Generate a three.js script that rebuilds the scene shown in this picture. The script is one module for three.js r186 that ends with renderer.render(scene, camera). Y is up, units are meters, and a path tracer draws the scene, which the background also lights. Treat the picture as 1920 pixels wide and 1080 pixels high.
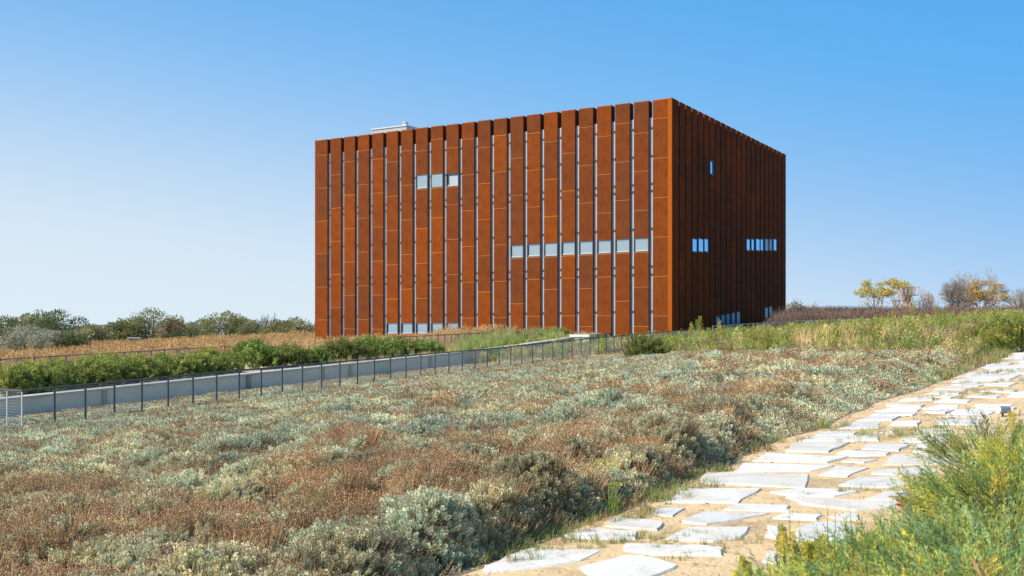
import * as THREE from 'three';
import { mergeGeometries } from 'three/addons/utils/BufferGeometryUtils.js';

// ---------------------------------------------------------------- camera, sky, sun, exposure
const scene = new THREE.Scene();
const EYE = 1.7, F = 2080, CX = 960, HY = 645;           // eye height, focal length in photo pixels, principal point, horizon
const camera = new THREE.PerspectiveCamera(2 * Math.atan(540 / F) * 180 / Math.PI, 1920 / 1080, 0.1, 4000);
camera.position.set(0, EYE, 0);
camera.setViewOffset(1920, 1080, 0, 540 - HY, 1920, 1080);
camera.focus = 22; camera.userData.fStop = 5.6;
camera.updateProjectionMatrix();

const SUN_AZ = [-0.965, -0.26], SUN_EL = 39 * Math.PI / 180;  // towards the sun: (right, ahead), so left and behind the camera
const sunDir = new THREE.Vector3(SUN_AZ[0] * Math.cos(SUN_EL), Math.sin(SUN_EL), -SUN_AZ[1] * Math.cos(SUN_EL)).normalize();
{
  const W = 1024, H = 512, d = new Float32Array(W * H * 4), hs = new THREE.Vector2(sunDir.x, sunDir.z).normalize();
  const mix = (a, b, t) => a + (b - a) * t;
  for (let j = 0; j < H; j++) for (let i = 0; i < W; i++) {
    const el = ((j + 0.5) / H - 0.5) * Math.PI, az = ((i + 0.5) / W - 0.5) * 2 * Math.PI;
    const e = Math.max(0, el * 180 / Math.PI), c = (1 + Math.cos(az) * hs.x + Math.sin(az) * hs.y) / 2;
    const A = 0.5 + 16.7 * Math.pow(c, 1.66), m = 1 - Math.exp(-A * Math.exp(-e / 5));
    const up = Math.pow(Math.min(1, Math.max(0, (e - 14) / 60)), 0.7);
    const r = mix(mix(0.06, 0.12, up), 0.71, m), g = mix(mix(0.395, 0.27, up), 0.825, m), b = mix(mix(0.87, 0.54, up), 0.90, m);
    const o = (j * W + i) * 4, q = 0.683; d[o] = r * q; d[o + 1] = g * q; d[o + 2] = b * q; d[o + 3] = 1;
  }
  const sky = new THREE.DataTexture(d, W, H, THREE.RGBAFormat, THREE.FloatType);
  sky.mapping = THREE.EquirectangularReflectionMapping; sky.magFilter = THREE.LinearFilter; sky.needsUpdate = true;
  scene.background = sky; scene.environment = sky;
}
const sun = new THREE.DirectionalLight(new THREE.Color(1, 0.945, 0.86), 5);
sun.position.copy(sunDir).multiplyScalar(150).add(new THREE.Vector3(0, 0, -60)); sun.target.position.set(0, 0, -60);
sun.castShadow = true; sun.shadow.radius = 1;
Object.assign(sun.shadow.camera, { left: -120, right: 120, top: 90, bottom: -90, near: 1, far: 400 });
sun.shadow.mapSize.set(4096, 4096);
scene.add(sun, sun.target);

const renderer = new THREE.WebGLRenderer({ antialias: true });
renderer.toneMapping = THREE.LinearToneMapping; renderer.toneMappingExposure = 1.5;
renderer.shadowMap.enabled = true;

// ---------------------------------------------------------------- helpers
function rng(seed) { let s = seed >>> 0; return () => { s = (s + 0x6D2B79F5) | 0; let t = Math.imul(s ^ (s >>> 15), 1 | s); t = (t + Math.imul(t ^ (t >>> 7), 61 | t)) ^ t; return ((t ^ (t >>> 14)) >>> 0) / 4294967296; }; }
const hash2 = (x, y, k = 0) => { let h = Math.imul(x, 374761393) ^ Math.imul(y, 668265263) ^ Math.imul(k + 17, 1274126177); h = Math.imul(h ^ (h >>> 13), 1274126177); h ^= h >>> 16; return (h >>> 0) / 4294967296; };
function vnoise(x, y, k = 0) {
  const i = Math.floor(x), j = Math.floor(y), f = x - i, g = y - j, u = f * f * (3 - 2 * f), v = g * g * (3 - 2 * g);
  const a = hash2(i, j, k), b = hash2(i + 1, j, k), c = hash2(i, j + 1, k), d = hash2(i + 1, j + 1, k);
  return a + (b - a) * u + (c - a) * v + (a - b - c + d) * u * v;
}
const fbm = (x, y, k = 0) => vnoise(x, y, k) * 0.5 + vnoise(x * 2.03, y * 2.03, k + 1) * 0.3 + vnoise(x * 4.1, y * 4.1, k + 2) * 0.2;
const clamp = (x, a = 0, b = 1) => Math.min(b, Math.max(a, x)), lerp = (a, b, t) => a + (b - a) * t;
const smooth = (a, b, x) => { const t = clamp((x - a) / (b - a)); return t * t * (3 - 2 * t); };
const used = new Map();
function numbered(n) { const k = used.get(n) || 0; used.set(n, k + 1); return k ? `${n}_${String(k).padStart(3, '0')}` : n; }
function tag(o, label, category, group, kind) {
  if (label) o.userData.label = label; if (category) o.userData.category = category;
  if (group) o.userData.group = group; if (kind) o.userData.kind = kind; return o;
}
function thing(name, label, category, pos = [0, 0, 0], turn = 0, group) {
  const o = new THREE.Group(); o.name = numbered(name); o.position.set(...pos); o.rotation.y = turn; scene.add(o);
  return tag(o, label, category, group);
}
function part(name, geo, mat, parent, pos) {
  const m = new THREE.Mesh(geo, mat); m.name = parent === scene ? numbered(name) : name; m.castShadow = m.receiveShadow = true;
  if (pos) m.position.set(...pos); parent.add(m); return m;
}
const box = (w, h, d, x = 0, y = 0, z = 0) => { const g = new THREE.BoxGeometry(w, h, d); g.translate(x, y, z); return g; };
const std = (r, g, b, roughness = 0.9, more = {}) => { const m = new THREE.MeshStandardMaterial({ roughness, ...more }); m.color.setRGB(r, g, b); return m; };

// place: the ground plane slopes, x right, Z ahead; (s, t) run along and across the path, which is parallel to the building's right side
const TH = 30.4 * Math.PI / 180, SN = Math.sin(TH), CS = Math.cos(TH);
const sOf = (X, Z) => X * SN + Z * CS, tOf = (X, Z) => -X * CS + Z * SN;
const XZ = (s, t) => [s * SN - t * CS, s * CS + t * SN];
const wallTop = (s) => -1.63 + 0.0493 * (Math.min(s, 76) - 28.05) + 0.02 * Math.max(0, Math.min(s, 76) - 55);
const WALL_T = 34;
function groundST(s, t) {           // height over the eye
  const sc = s > 78 ? 78 + 8 * (1 - Math.exp(-(s - 78) / 20)) : s;
  const [X, Z] = XZ(s, t);
  if (t > WALL_T && s < 74) return wallTop(s) - 0.05 - 0.03 * (Math.min(t, 95) - WALL_T) + 0.10 * (fbm(s * 0.3, t * 0.3, 5) - 0.5);
  if (t > WALL_T) return wallTop(74) - 0.05 - 0.03 * (Math.min(t, 95) - WALL_T);
  let h = -1.7 + 0.0457 * sc - 0.0595 * Math.max(t, -30);
  h += 0.05 * (fbm(s * 0.5, t * 0.5, 9) - 0.5) * smooth(4.2, 5, t);
  const k = smooth(70, 80, Z) * smooth(16.5, 22, X);
  return Math.max(h, lerp(h, 1.35 * k, k));
}
const ground = (X, Z) => groundST(sOf(X, Z), tOf(X, Z));
const V = (X, h, Z) => new THREE.Vector3(X, h + EYE, -Z);
const BX = 0.0457 * SN + 0.0595 * CS, CZ = 0.0457 * CS - 0.0595 * SN;
const onGround = (px, py) => { const u = (px - CX) / F, v = (py - HY) / F, Z = 1.7 / (v + BX * u + CZ); return [u * Z, Z]; };
const onT = (px, t) => { const u = (px - CX) / F, Z = t / (SN - CS * u); return [u * Z, Z]; };
const atZ = (px, Z) => [(px - CX) / F * Z, Z];
const inView = (X, Z, m = 0.03) => Z > 0.5 && Math.abs(X / Z) < 0.4615 + m;

// textures that are only colour, grain and relief
function tex(size, fn, srgb = true) {
  const d = new Uint8Array(size * size * 4);
  for (let j = 0; j < size; j++) for (let i = 0; i < size; i++) { const c = fn(i / size, j / size, i, j), o = (j * size + i) * 4; for (let k = 0; k < 3; k++) d[o + k] = Math.pow(clamp(c[k] ?? c[0]), srgb ? 1 / 2.2 : 1) * 255; d[o + 3] = 255; }
  const t = new THREE.DataTexture(d, size, size, THREE.RGBAFormat); t.wrapS = t.wrapT = THREE.RepeatWrapping; t.magFilter = THREE.LinearFilter;
  if (srgb) t.colorSpace = THREE.SRGBColorSpace; t.needsUpdate = true; return t;
}
const tile = (fn, x, y, p, k) => { // value noise that repeats every p cells
  const i = Math.floor(x), j = Math.floor(y), f = x - i, g = y - j, u = f * f * (3 - 2 * f), v = g * g * (3 - 2 * g), w = (a) => ((a % p) + p) % p;
  const a = hash2(w(i), w(j), k), b = hash2(w(i + 1), w(j), k), c = hash2(w(i), w(j + 1), k), d = hash2(w(i + 1), w(j + 1), k);
  return a + (b - a) * u + (c - a) * v + (a - b - c + d) * u * v;
};
const tn = (u, v, p, k) => tile(0, u * p, v * p, p, k);

// foliage templates: triangles with colour, gathered once and copied many times
class Soup {
  constructor() { this.p = []; this.c = []; }
  tri(a, b, c, col) { this.p.push(a[0], a[1], a[2], b[0], b[1], b[2], c[0], c[1], c[2]); for (let i = 0; i < 3; i++) this.c.push(col[0], col[1], col[2]); }
  leaf(b, d, len, w, col, r) {        // a folded leaf from b along d
    const L = Math.hypot(...d) || 1, x = d[0] / L, y = d[1] / L, z = d[2] / L, a = r() * 6.283;
    let px = y * Math.cos(a) - z * Math.sin(a), py = z * Math.cos(a * 1.3) - x * Math.cos(a), pz = x * Math.sin(a) - y * Math.cos(a * 1.3); let n = Math.hypot(px, py, pz) || 1; px *= w / n / 2; py *= w / n / 2; pz *= w / n / 2;
    const t = [b[0] + x * len, b[1] + y * len, b[2] + z * len], m = [b[0] + x * len * 0.45, b[1] + y * len * 0.45, b[2] + z * len * 0.45];
    const q1 = [m[0] + px, m[1] + py, m[2] + pz], q2 = [m[0] - px, m[1] - py, m[2] - pz];
    this.tri(b, q1, t, col); this.tri(b, t, q2, col);
  }
  stem(a, b, r0, r1, col, n = 3) {
    const d = [b[0] - a[0], b[1] - a[1], b[2] - a[2]], L = Math.hypot(...d) || 1, k = Math.abs(d[1] / L) > 0.9 ? [1, 0, 0] : [0, 1, 0];
    let u = [d[1] * k[2] - d[2] * k[1], d[2] * k[0] - d[0] * k[2], d[0] * k[1] - d[1] * k[0]]; const un = Math.hypot(...u); u = u.map((q) => q / un);
    const w = [(d[1] * u[2] - d[2] * u[1]) / L, (d[2] * u[0] - d[0] * u[2]) / L, (d[0] * u[1] - d[1] * u[0]) / L];
    const at = (c, rr, i) => { const f = i / n * 6.283, cs = Math.cos(f) * rr, sn = Math.sin(f) * rr; return [c[0] + u[0] * cs + w[0] * sn, c[1] + u[1] * cs + w[1] * sn, c[2] + u[2] * cs + w[2] * sn]; };
    for (let i = 0; i < n; i++) { const p = at(a, r0, i), q = at(a, r0, i + 1), s = at(b, r1, i), t = at(b, r1, i + 1); this.tri(p, q, t, col); if (r1 > 0) this.tri(p, t, s, col); }
  }
  seed(c, r, col, h = 1) {            // a small eight-sided head
    const P = [[r, 0, 0], [0, 0, r], [-r, 0, 0], [0, 0, -r]].map((q) => [c[0] + q[0], c[1], c[2] + q[2]]), t = [c[0], c[1] + r * h, c[2]], b = [c[0], c[1] - r * h, c[2]];
    for (let i = 0; i < 4; i++) { this.tri(P[i], t, P[(i + 1) % 4], col); this.tri(P[i], P[(i + 1) % 4], b, col); }
  }
  add(tm, m, tint = [1, 1, 1]) {      // a copy of a template
    const e = m.elements, p = tm.p, c = tm.c;
    for (let i = 0; i < p.length; i += 3) {
      const x = p[i], y = p[i + 1], z = p[i + 2];
      this.p.push(e[0] * x + e[4] * y + e[8] * z + e[12], e[1] * x + e[5] * y + e[9] * z + e[13], e[2] * x + e[6] * y + e[10] * z + e[14]);
      this.c.push(c[i] * tint[0], c[i + 1] * tint[1], c[i + 2] * tint[2]);
    }
  }
  geo() {
    const g = new THREE.BufferGeometry(); g.setAttribute('position', new THREE.BufferAttribute(new Float32Array(this.p), 3)); g.setAttribute('color', new THREE.BufferAttribute(new Float32Array(this.c), 3));
    g.computeVertexNormals(); return g;
  }
}
const vary = (col, k, r) => { const a = 1 + (r() - 0.5) * 2 * k, w = 1 + (r() - 0.5) * k * 0.6; return [col[0] * a * w, col[1] * a, col[2] * a / w]; };
const leafMat = (transmission = 0.35) => new THREE.MeshPhysicalMaterial({ color: 0xffffff, roughness: 1, vertexColors: true, transmission, thickness: 0, specularIntensity: 0.2, side: THREE.DoubleSide });
const LEAF = leafMat(0.3), DRY = new THREE.MeshStandardMaterial({ roughness: 1, vertexColors: true, side: THREE.DoubleSide }), BARK = std(0.11, 0.09, 0.07, 1, { vertexColors: true, side: THREE.DoubleSide });
DRY.name = 'dry_stems'; LEAF.name = 'leaves';
const UP3 = new THREE.Vector3(0, 1, 0), _q = new THREE.Quaternion(), _q2 = new THREE.Quaternion(), _s = new THREE.Vector3(), _v = new THREE.Vector3();
function mat4(pos, normal, turn, scale, sy = scale) {
  _q.setFromUnitVectors(UP3, normal); _q2.setFromAxisAngle(UP3, turn); _q.multiply(_q2);
  return new THREE.Matrix4().compose(pos, _q, _s.set(scale, sy, scale));
}
function copies(name, soup, mat, list, parent) { // list of [matrix, [r,g,b]]
  const m = new THREE.InstancedMesh(soup.geo(), mat, list.length); m.name = name; m.castShadow = m.receiveShadow = true;
  const c = new THREE.Color();
  list.forEach(([M, col], i) => { m.setMatrixAt(i, M); m.setColorAt(i, c.setRGB(col[0], col[1], col[2])); });
  m.userData.kind = 'stuff'; parent.add(m); return m;
}

// ---------------------------------------------------------------- ground, path and its stones
const soilTex = tex(512, (u, v) => { const a = 0.5 * tn(u, v, 8, 1) + 0.3 * tn(u, v, 32, 2) + 0.35 * tn(u, v, 128, 3); const k = 0.55 + 0.5 * a; return [k, k * 0.97, k * 0.93]; });
const sandTex = tex(1024, (u, v, i, j) => { const d = smooth(0.5, 0.75, 0.6 * tn(u, v, 4, 15) + 0.4 * tn(u, v, 15, 16)), a = 0.4 * tn(u, v, 6, 4) + 0.3 * tn(u, v, 40, 5), g = hash2(i, j, 6), p = tn(u, v, 220, 7); const k = 0.80 - 0.22 * d + 0.22 * a + (g - 0.5) * 0.12 - (p > 0.82 ? 0.22 : 0); return [k, k * (0.97 + 0.03 * a), k * (0.92 + 0.07 * a)]; });
const sandBump = tex(512, (u, v, i, j) => { const k = 0.5 * tn(u, v, 24, 8) + 0.3 * tn(u, v, 90, 9) + 0.2 * hash2(i, j, 10); return [k, k, k]; }, false);
{
  const S = [], T = [];
  for (let s = -30, d = 5; s > -500; d *= 1.5) { s -= d; S.unshift(s); }
  for (let s = -30; s <= 112; s += s > 0 && s < 75 ? 0.5 : 1) S.push(s);
  for (let s = 112, d = 4; s < 1800; d *= 1.4) { s += d; S.push(s); }
  for (let t = -40, d = 5; t > -1500; d *= 1.5) { t -= d; T.unshift(t); }
  for (let t = -40; t < 33.5; t += t > 0 ? 0.5 : 1) T.push(t);
  T.push(33.95, 34.05); for (let t = 35; t <= 100; t += 1) T.push(t);
  for (let t = 100, d = 5; t < 1800; d *= 1.4) { t += d; T.push(t); }
  const P = [], C = [], U = [], I = [], n = T.length;
  for (const s of S) for (const t of T) {
    const [X, Z] = XZ(s, t); P.push(X, groundST(s, t) + EYE, -Z); U.push(s / 3.1, t / 3.1);
    const w = fbm(s * 0.35, t * 0.35, 20), up = smooth(33.9, 34.2, t), far = smooth(44, 50, t);
    const soil = [0.15 + 0.06 * w, 0.115 + 0.05 * w, 0.075 + 0.03 * w], gravel = [0.46, 0.39, 0.27], straw = [0.30, 0.22, 0.12];
    for (let k = 0; k < 3; k++) C.push(lerp(lerp(soil[k], gravel[k], up), straw[k], Math.max(far, smooth(60, 80, s))));
  }
  for (let i = 0; i + 1 < S.length; i++) for (let j = 0; j + 1 < n; j++) { const a = i * n + j; I.push(a, a + n, a + 1, a + 1, a + n, a + n + 1); }
  const g = new THREE.BufferGeometry(); g.setAttribute('position', new THREE.Float32BufferAttribute(P, 3)); g.setAttribute('color', new THREE.Float32BufferAttribute(C, 3)); g.setAttribute('uv', new THREE.Float32BufferAttribute(U, 2)); g.setIndex(I); g.computeVertexNormals();
  tag(part('ground', g, std(1, 1, 1, 1, { map: soilTex, vertexColors: true, bumpMap: sandBump, bumpScale: 0.02 }), scene), null, null, null, 'structure');
}
const pathEdge = (s) => 4.35 + 0.35 * (fbm(s * 0.55, 3.3, 30) - 0.5) + 0.12 * (vnoise(s * 2.3, 1, 31) - 0.5) - 0.5 * smooth(18, 30, s);
const pathRight = (s) => 0.95 + 0.3 * (fbm(s * 0.6, 8, 33) - 0.5);
let path;
{
  const P = [], U = [], I = [], NT = 16, s0 = -4, ds = 0.25, NS = 380;
  for (let i = 0; i <= NS; i++) for (let j = 0; j <= NT; j++) {
    const s = s0 + i * ds, t = lerp(pathRight(s), pathEdge(s) + 0.12, j / NT), [X, Z] = XZ(s, t), edge = Math.min(j, NT - j) / 2;
    P.push(X, ground(X, Z) + EYE + (edge < 0.5 ? -0.03 : 0.014 + 0.014 * (fbm(s * 1.3, t * 1.3, 35) - 0.5)), -Z); U.push(s / 2.3, t / 2.3);
  }
  for (let i = 0; i < NS; i++) for (let j = 0; j < NT; j++) { const a = i * (NT + 1) + j, b = a + NT + 1; I.push(a, b, a + 1, a + 1, b, b + 1); }
  const g = new THREE.BufferGeometry(); g.setAttribute('position', new THREE.Float32BufferAttribute(P, 3)); g.setAttribute('uv', new THREE.Float32BufferAttribute(U, 2)); g.setIndex(I); g.computeVertexNormals();
  path = tag(part('path', g, std(0.66, 0.475, 0.265, 1, { map: sandTex, bumpMap: sandBump, bumpScale: 0.02 }), scene), null, null, null, 'structure');
}
{
  const stoneTex = tex(512, (u, v, i, j) => { const a = 0.5 * tn(u, v, 5, 40) + 0.3 * tn(u, v, 22, 41), p = tn(u, v, 110, 42), g = hash2(i, j, 43); const st = smooth(0.55, 0.8, tn(u, v, 7, 47) * 0.6 + tn(u, v, 26, 48) * 0.4); const k = 0.84 + 0.14 * a + (g - 0.5) * 0.06 - (p > 0.88 ? 0.08 : 0) - 0.10 * st; return [k, k * (0.99 - 0.02 * st), k * (0.98 - 0.06 * st)]; });
  const stoneBump = tex(512, (u, v, i, j) => { const k = 0.4 * tn(u, v, 40, 44) + 0.35 * tn(u, v, 120, 45) + 0.25 * hash2(i, j, 46); return [k, k, k]; }, false);
  const tones = [[0.63, 0.60, 0.55], [0.57, 0.555, 0.53], [0.66, 0.635, 0.59], [0.59, 0.555, 0.50]].map((c) => std(...c, 0.95, { map: stoneTex, bumpMap: stoneBump, bumpScale: 0.005 }));
  const r = rng(77);
  function stone(poly) {
    if (THREE.ShapeUtils.area(poly.map((p) => new THREE.Vector2(...p))) < 0) poly.reverse();
    const ring = [];
    poly.forEach((a, i) => {
      const b = poly[(i + 1) % poly.length], dx = b[0] - a[0], dz = b[1] - a[1], L = Math.hypot(dx, dz), n = Math.max(2, Math.min(5, Math.round(L / 0.22)));
      for (let k = 0; k < n; k++) { const f = k / n, j = k ? (r() - 0.5) * 0.045 : (r() - 0.5) * 0.02; ring.push([a[0] + dx * f - dz / L * j, a[1] + dz * f + dx / L * j]); }
    });
    const n = ring.length, mx = ring.reduce((q, p) => q + p[0], 0) / n, mz = ring.reduce((q, p) => q + p[1], 0) / n, h = 0.024 + r() * 0.010, tx = (r() - 0.5) * 0.02, tz = (r() - 0.5) * 0.02;
    const P = [], U = [], I = [], y = (x, z) => ground(x, z) + EYE - 0 + (x - mx) * tx + (z - mz) * tz, ou = r() * 3;
    const put = (p, inset, dy) => { const L = Math.hypot(p[0] - mx, p[1] - mz), k = 1 - inset / L, x = mx + (p[0] - mx) * k, z = mz + (p[1] - mz) * k; P.push(x, y(x, z) + dy, -z); U.push(x / 1.1 + ou, z / 1.1); };
    ring.forEach((p) => put(p, 0.016, h)); ring.forEach((p) => put(p, 0, h - 0.014)); ring.forEach((p) => put(p, -0.01, -0.03));
    for (const f of THREE.ShapeUtils.triangulateShape(ring.map((p) => new THREE.Vector2(...p)), [])) I.push(...f);
    for (let i = 0; i < n; i++) { const j = (i + 1) % n; for (const q of [0, n]) I.push(q + i, q + n + i, q + j, q + j, q + n + i, q + n + j); }
    const g = new THREE.BufferGeometry(); g.setAttribute('position', new THREE.Float32BufferAttribute(P, 3)); g.setAttribute('uv', new THREE.Float32BufferAttribute(U, 2)); g.setIndex(I);
    const flat = g.toNonIndexed(); flat.computeVertexNormals();
    part('paving_stone', flat, tones[Math.floor(r() * 4)], path);
  }
  // outlines followed stone by stone on the sloping ground; three views of the path, each with its own scale and corner
  const seen = [
    [3.0968, 860, 800, [
      [140, 865, 145, 830, 270, 770, 410, 718, 840, 728, 720, 795, 360, 845], [705, 835, 960, 768, 1060, 765, 1275, 825, 1230, 850, 1100, 900, 780, 890], [958, 735, 960, 695, 1520, 715, 1532, 745, 1525, 768, 1130, 762],
      [590, 650, 740, 605, 1042, 625, 1030, 672, 760, 668], [845, 590, 900, 540, 1180, 562, 1185, 590, 1155, 615], [1110, 520, 1160, 480, 1320, 485, 1245, 535], [1190, 450, 1300, 372, 1760, 375, 1620, 460],
      [1390, 340, 1430, 282, 2040, 290, 2010, 367], [1590, 272, 1655, 225, 2190, 238, 2040, 272], [1700, 210, 1790, 165, 2265, 188, 2140, 220],
      [1295, 565, 1420, 510, 1815, 520, 1600, 560, 1440, 585], [1195, 668, 1330, 595, 1690, 598, 1650, 660, 1480, 685], [1525, 500, 1600, 465, 1930, 475, 1920, 508], [1775, 650, 1790, 590, 1900, 600, 1890, 680], [1760, 800, 1790, 745, 1850, 750, 1840, 815]]],
    [3.856, 1440, 800, [
      [490, 205, 560, 188, 885, 200, 850, 220, 640, 228], [530, 268, 600, 250, 800, 252, 700, 277], [360, 365, 490, 300, 735, 312, 570, 380], [510, 440, 640, 385, 960, 387, 1140, 420, 1140, 455, 700, 455], [825, 290, 900, 220, 1330, 222, 1480, 290],
      [750, 357, 770, 332, 1180, 307, 1260, 345, 1000, 374], [0, 490, 220, 460, 720, 472, 480, 525, 170, 520], [130, 530, 560, 549, 960, 566, 970, 600, 640, 625, 240, 577], [690, 548, 850, 480, 985, 477, 975, 556], [30, 680, 130, 645, 400, 660, 350, 695],
      [420, 667, 600, 632, 660, 652, 660, 692, 520, 692], [215, 745, 340, 712, 500, 704, 650, 742, 640, 800, 500, 870, 240, 865], [670, 175, 720, 137, 1025, 142, 945, 188], [120, 195, 180, 132, 595, 127, 440, 198],
      [217, 119, 310, 78, 800, 82, 800, 116], [340, 72, 430, 46, 640, 51, 620, 70], [700, 68, 930, 36, 900, 60], [950, 120, 960, 92, 1300, 97, 1280, 128], [1060, 77, 1080, 32, 1330, 32, 1350, 60, 1230, 82], [1060, 160, 1080, 143, 1280, 143, 1230, 173], [1040, 197, 1070, 179, 1300, 178, 1430, 197, 1400, 215]]],
    [3.856, 1440, 640, [
      [505, 645, 620, 594, 810, 592, 800, 637], [640, 584, 760, 550, 960, 553, 900, 583], [880, 618, 920, 590, 1105, 585, 1080, 622], [740, 543, 800, 523, 1080, 531, 1050, 547], [770, 517, 930, 488, 1120, 493, 1080, 517], [850, 479, 860, 457, 1140, 467, 1100, 484],
      [940, 445, 980, 422, 1200, 407, 1190, 437], [1100, 500, 1240, 466, 1390, 471, 1370, 497], [1200, 450, 1260, 427, 1470, 431, 1440, 454], [1130, 389, 1200, 367, 1420, 370, 1380, 390], [1200, 415, 1260, 396, 1420, 397, 1320, 420], [1440, 411, 1480, 393, 1710, 401, 1650, 418],
      [1480, 480, 1500, 463, 1780, 463, 1740, 485], [1130, 522, 1200, 507, 1340, 512, 1280, 532], [1290, 538, 1360, 507, 1560, 502, 1640, 521, 1600, 540], [1200, 608, 1240, 572, 1560, 582, 1540, 618], [1200, 356, 1280, 333, 1490, 342, 1430, 362], [1320, 325, 1420, 307, 1640, 313, 1520, 334],
      [1540, 370, 1600, 357, 1800, 362, 1790, 385], [1730, 412, 1760, 377, 1900, 372, 1900, 412], [1560, 325, 1680, 302, 1810, 307, 1740, 334], [1500, 495, 1520, 489, 1800, 490, 1780, 510], [1220, 556, 1330, 545, 1590, 549, 1560, 566]]]];
  for (const [k, ox, oy, list] of seen) for (const q of list) { const poly = []; for (let i = 0; i < q.length; i += 2) poly.push(onGround(ox + q[i] / k, oy + q[i + 1] / k)); stone(poly); }
  // farther on, where only rows of slabs can be told apart
  for (let s = 24.3; s < 66;) {
    const ds = 0.5 + r() * 0.45, e = pathEdge(s) - 0.1; let t = pathRight(s) + 0.1 + r() * 0.3;
    while (t < e - 0.3) {
      const w = Math.min(e - t, 0.6 + r() * 0.8), j = () => (r() - 0.5) * 0.22, a = 0.06 + r() * 0.1;
      if (w > 0.35) stone([[s + j(), t + a], [s + j(), t + w - 0.04], [s + ds * 0.5 + j() * 0.5, t + w + j() * 0.3], [s + ds - a + j(), t + w - 0.06], [s + ds - a + j(), t + a * 0.6 + j() * 0.4]].map(([p, q]) => XZ(p, q)));
      t += w + 0.05;
    }
    s += ds;
  }
  // and the near slabs under the bushes on the right
  for (const [s, t] of [[5.6, 1.5], [6.6, 1.2], [7.6, 1.35], [8.6, 1.2]]) stone([[s, t - 0.4], [s + 0.1, t + 0.4], [s + 0.7, t + 0.3], [s + 0.75, t - 0.45]].map(([p, q]) => XZ(p, q)));
}

// ---------------------------------------------------------------- retaining wall along the upper bed
const concreteTex = tex(512, (u, v, i, j) => { const a = 0.5 * tn(u, v, 4, 50) + 0.3 * tn(u, v, 18, 51) + 0.2 * tn(u, v * 0.25, 64, 52); const k = 0.78 + 0.22 * a + (hash2(i, j, 53) - 0.5) * 0.06; return [k, k, k]; });
const CONCRETE = std(0.74, 0.645, 0.53, 0.9, { map: concreteTex }), COPING = std(0.50, 0.47, 0.42, 0.9, { map: concreteTex }), WEATHERED = std(0.40, 0.32, 0.23, 0.95, { map: concreteTex });
function prism(s0, s1, t0, t1, yb, yt) { // a long block that follows the slope
  const P = [], U = [], I = [], c = (s, t, y) => { const [X, Z] = XZ(s, t); return [X, y(s) + EYE, -Z]; };
  const quad = (a, b, d, e, w, h) => { const k = P.length / 3; P.push(...a, ...b, ...d, ...e); U.push(0, 0, w, 0, w, h, 0, h); I.push(k, k + 1, k + 2, k, k + 2, k + 3); };
  const A = c(s0, t0, yb), B = c(s1, t0, yb), C = c(s1, t1, yb), D = c(s0, t1, yb), E = c(s0, t0, yt), G = c(s1, t0, yt), H = c(s1, t1, yt), K = c(s0, t1, yt), L = (s1 - s0) / 2, h = (yt(s0) - yb(s0)) / 2, d = (t1 - t0) / 2;
  quad(A, B, G, E, L, h); quad(C, D, K, H, L, h); quad(E, G, H, K, L, d); quad(B, A, D, C, L, d); quad(D, A, E, K, d, h); quad(B, C, H, G, d, h);
  const g = new THREE.BufferGeometry(); g.setAttribute('position', new THREE.Float32BufferAttribute(P, 3)); g.setAttribute('uv', new THREE.Float32BufferAttribute(U, 2)); g.setIndex(I); const f = g.toNonIndexed(); f.computeVertexNormals(); return f;
}
{
  const wall = thing('retaining_wall', 'long low grey concrete retaining wall behind the wire fence', 'wall');
  const joints = [10, ...[195, 465, 604, 656, 806, 904, 971].map((px) => { const [X, Z] = onT(px, 33.8); return sOf(X, Z); }), 65];
  for (let i = 0; i + 1 < joints.length; i++) {
    const a = joints[i], b = joints[i + 1], n = Math.max(1, Math.round((b - a) / 5));
    for (let k = 0; k < n; k++) {
      const s0 = lerp(a, b, k / n) + (k ? 0.006 : 0.11), s1 = lerp(a, b, (k + 1) / n) - (k < n - 1 ? 0.006 : 0.11);
      part('wall_panel', prism(s0, s1, 33.8, 34.15, (s) => groundST(s, 33.7) - 0.4, (s) => wallTop(s) - 0.07), CONCRETE, wall);
      part('coping', prism(s0 - 0.1, s1 + 0.1, 33.74, 34.32, (s) => wallTop(s) - 0.067, (s) => wallTop(s) + 0.01), COPING, wall);
    }
    if (i) part('pilaster', prism(a - 0.1, a + 0.1, 33.72, 34.1, (s) => groundST(s, 33.7) - 0.4, (s) => wallTop(s) - 0.075), WEATHERED, wall);
  }
  const [X, Z] = onT(1093, 33.6), s = sOf(X, Z), b = thing('stone_block', 'pale square-edged stone block at the far end of the retaining wall', 'block', [X, ground(X, Z) + EYE, -Z], -TH);
  const top = (645 - 626) / F * Z - ground(X, Z);
  part('body', box(1.35, top - 0.12, 0.9, 0, (top - 0.12) / 2 - 0.1, 0), COPING, b); part('cap', box(1.5, 0.18, 1.05, 0, top - 0.13, 0), std(0.72, 0.70, 0.66, 0.9, { map: concreteTex }), b);
}

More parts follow.
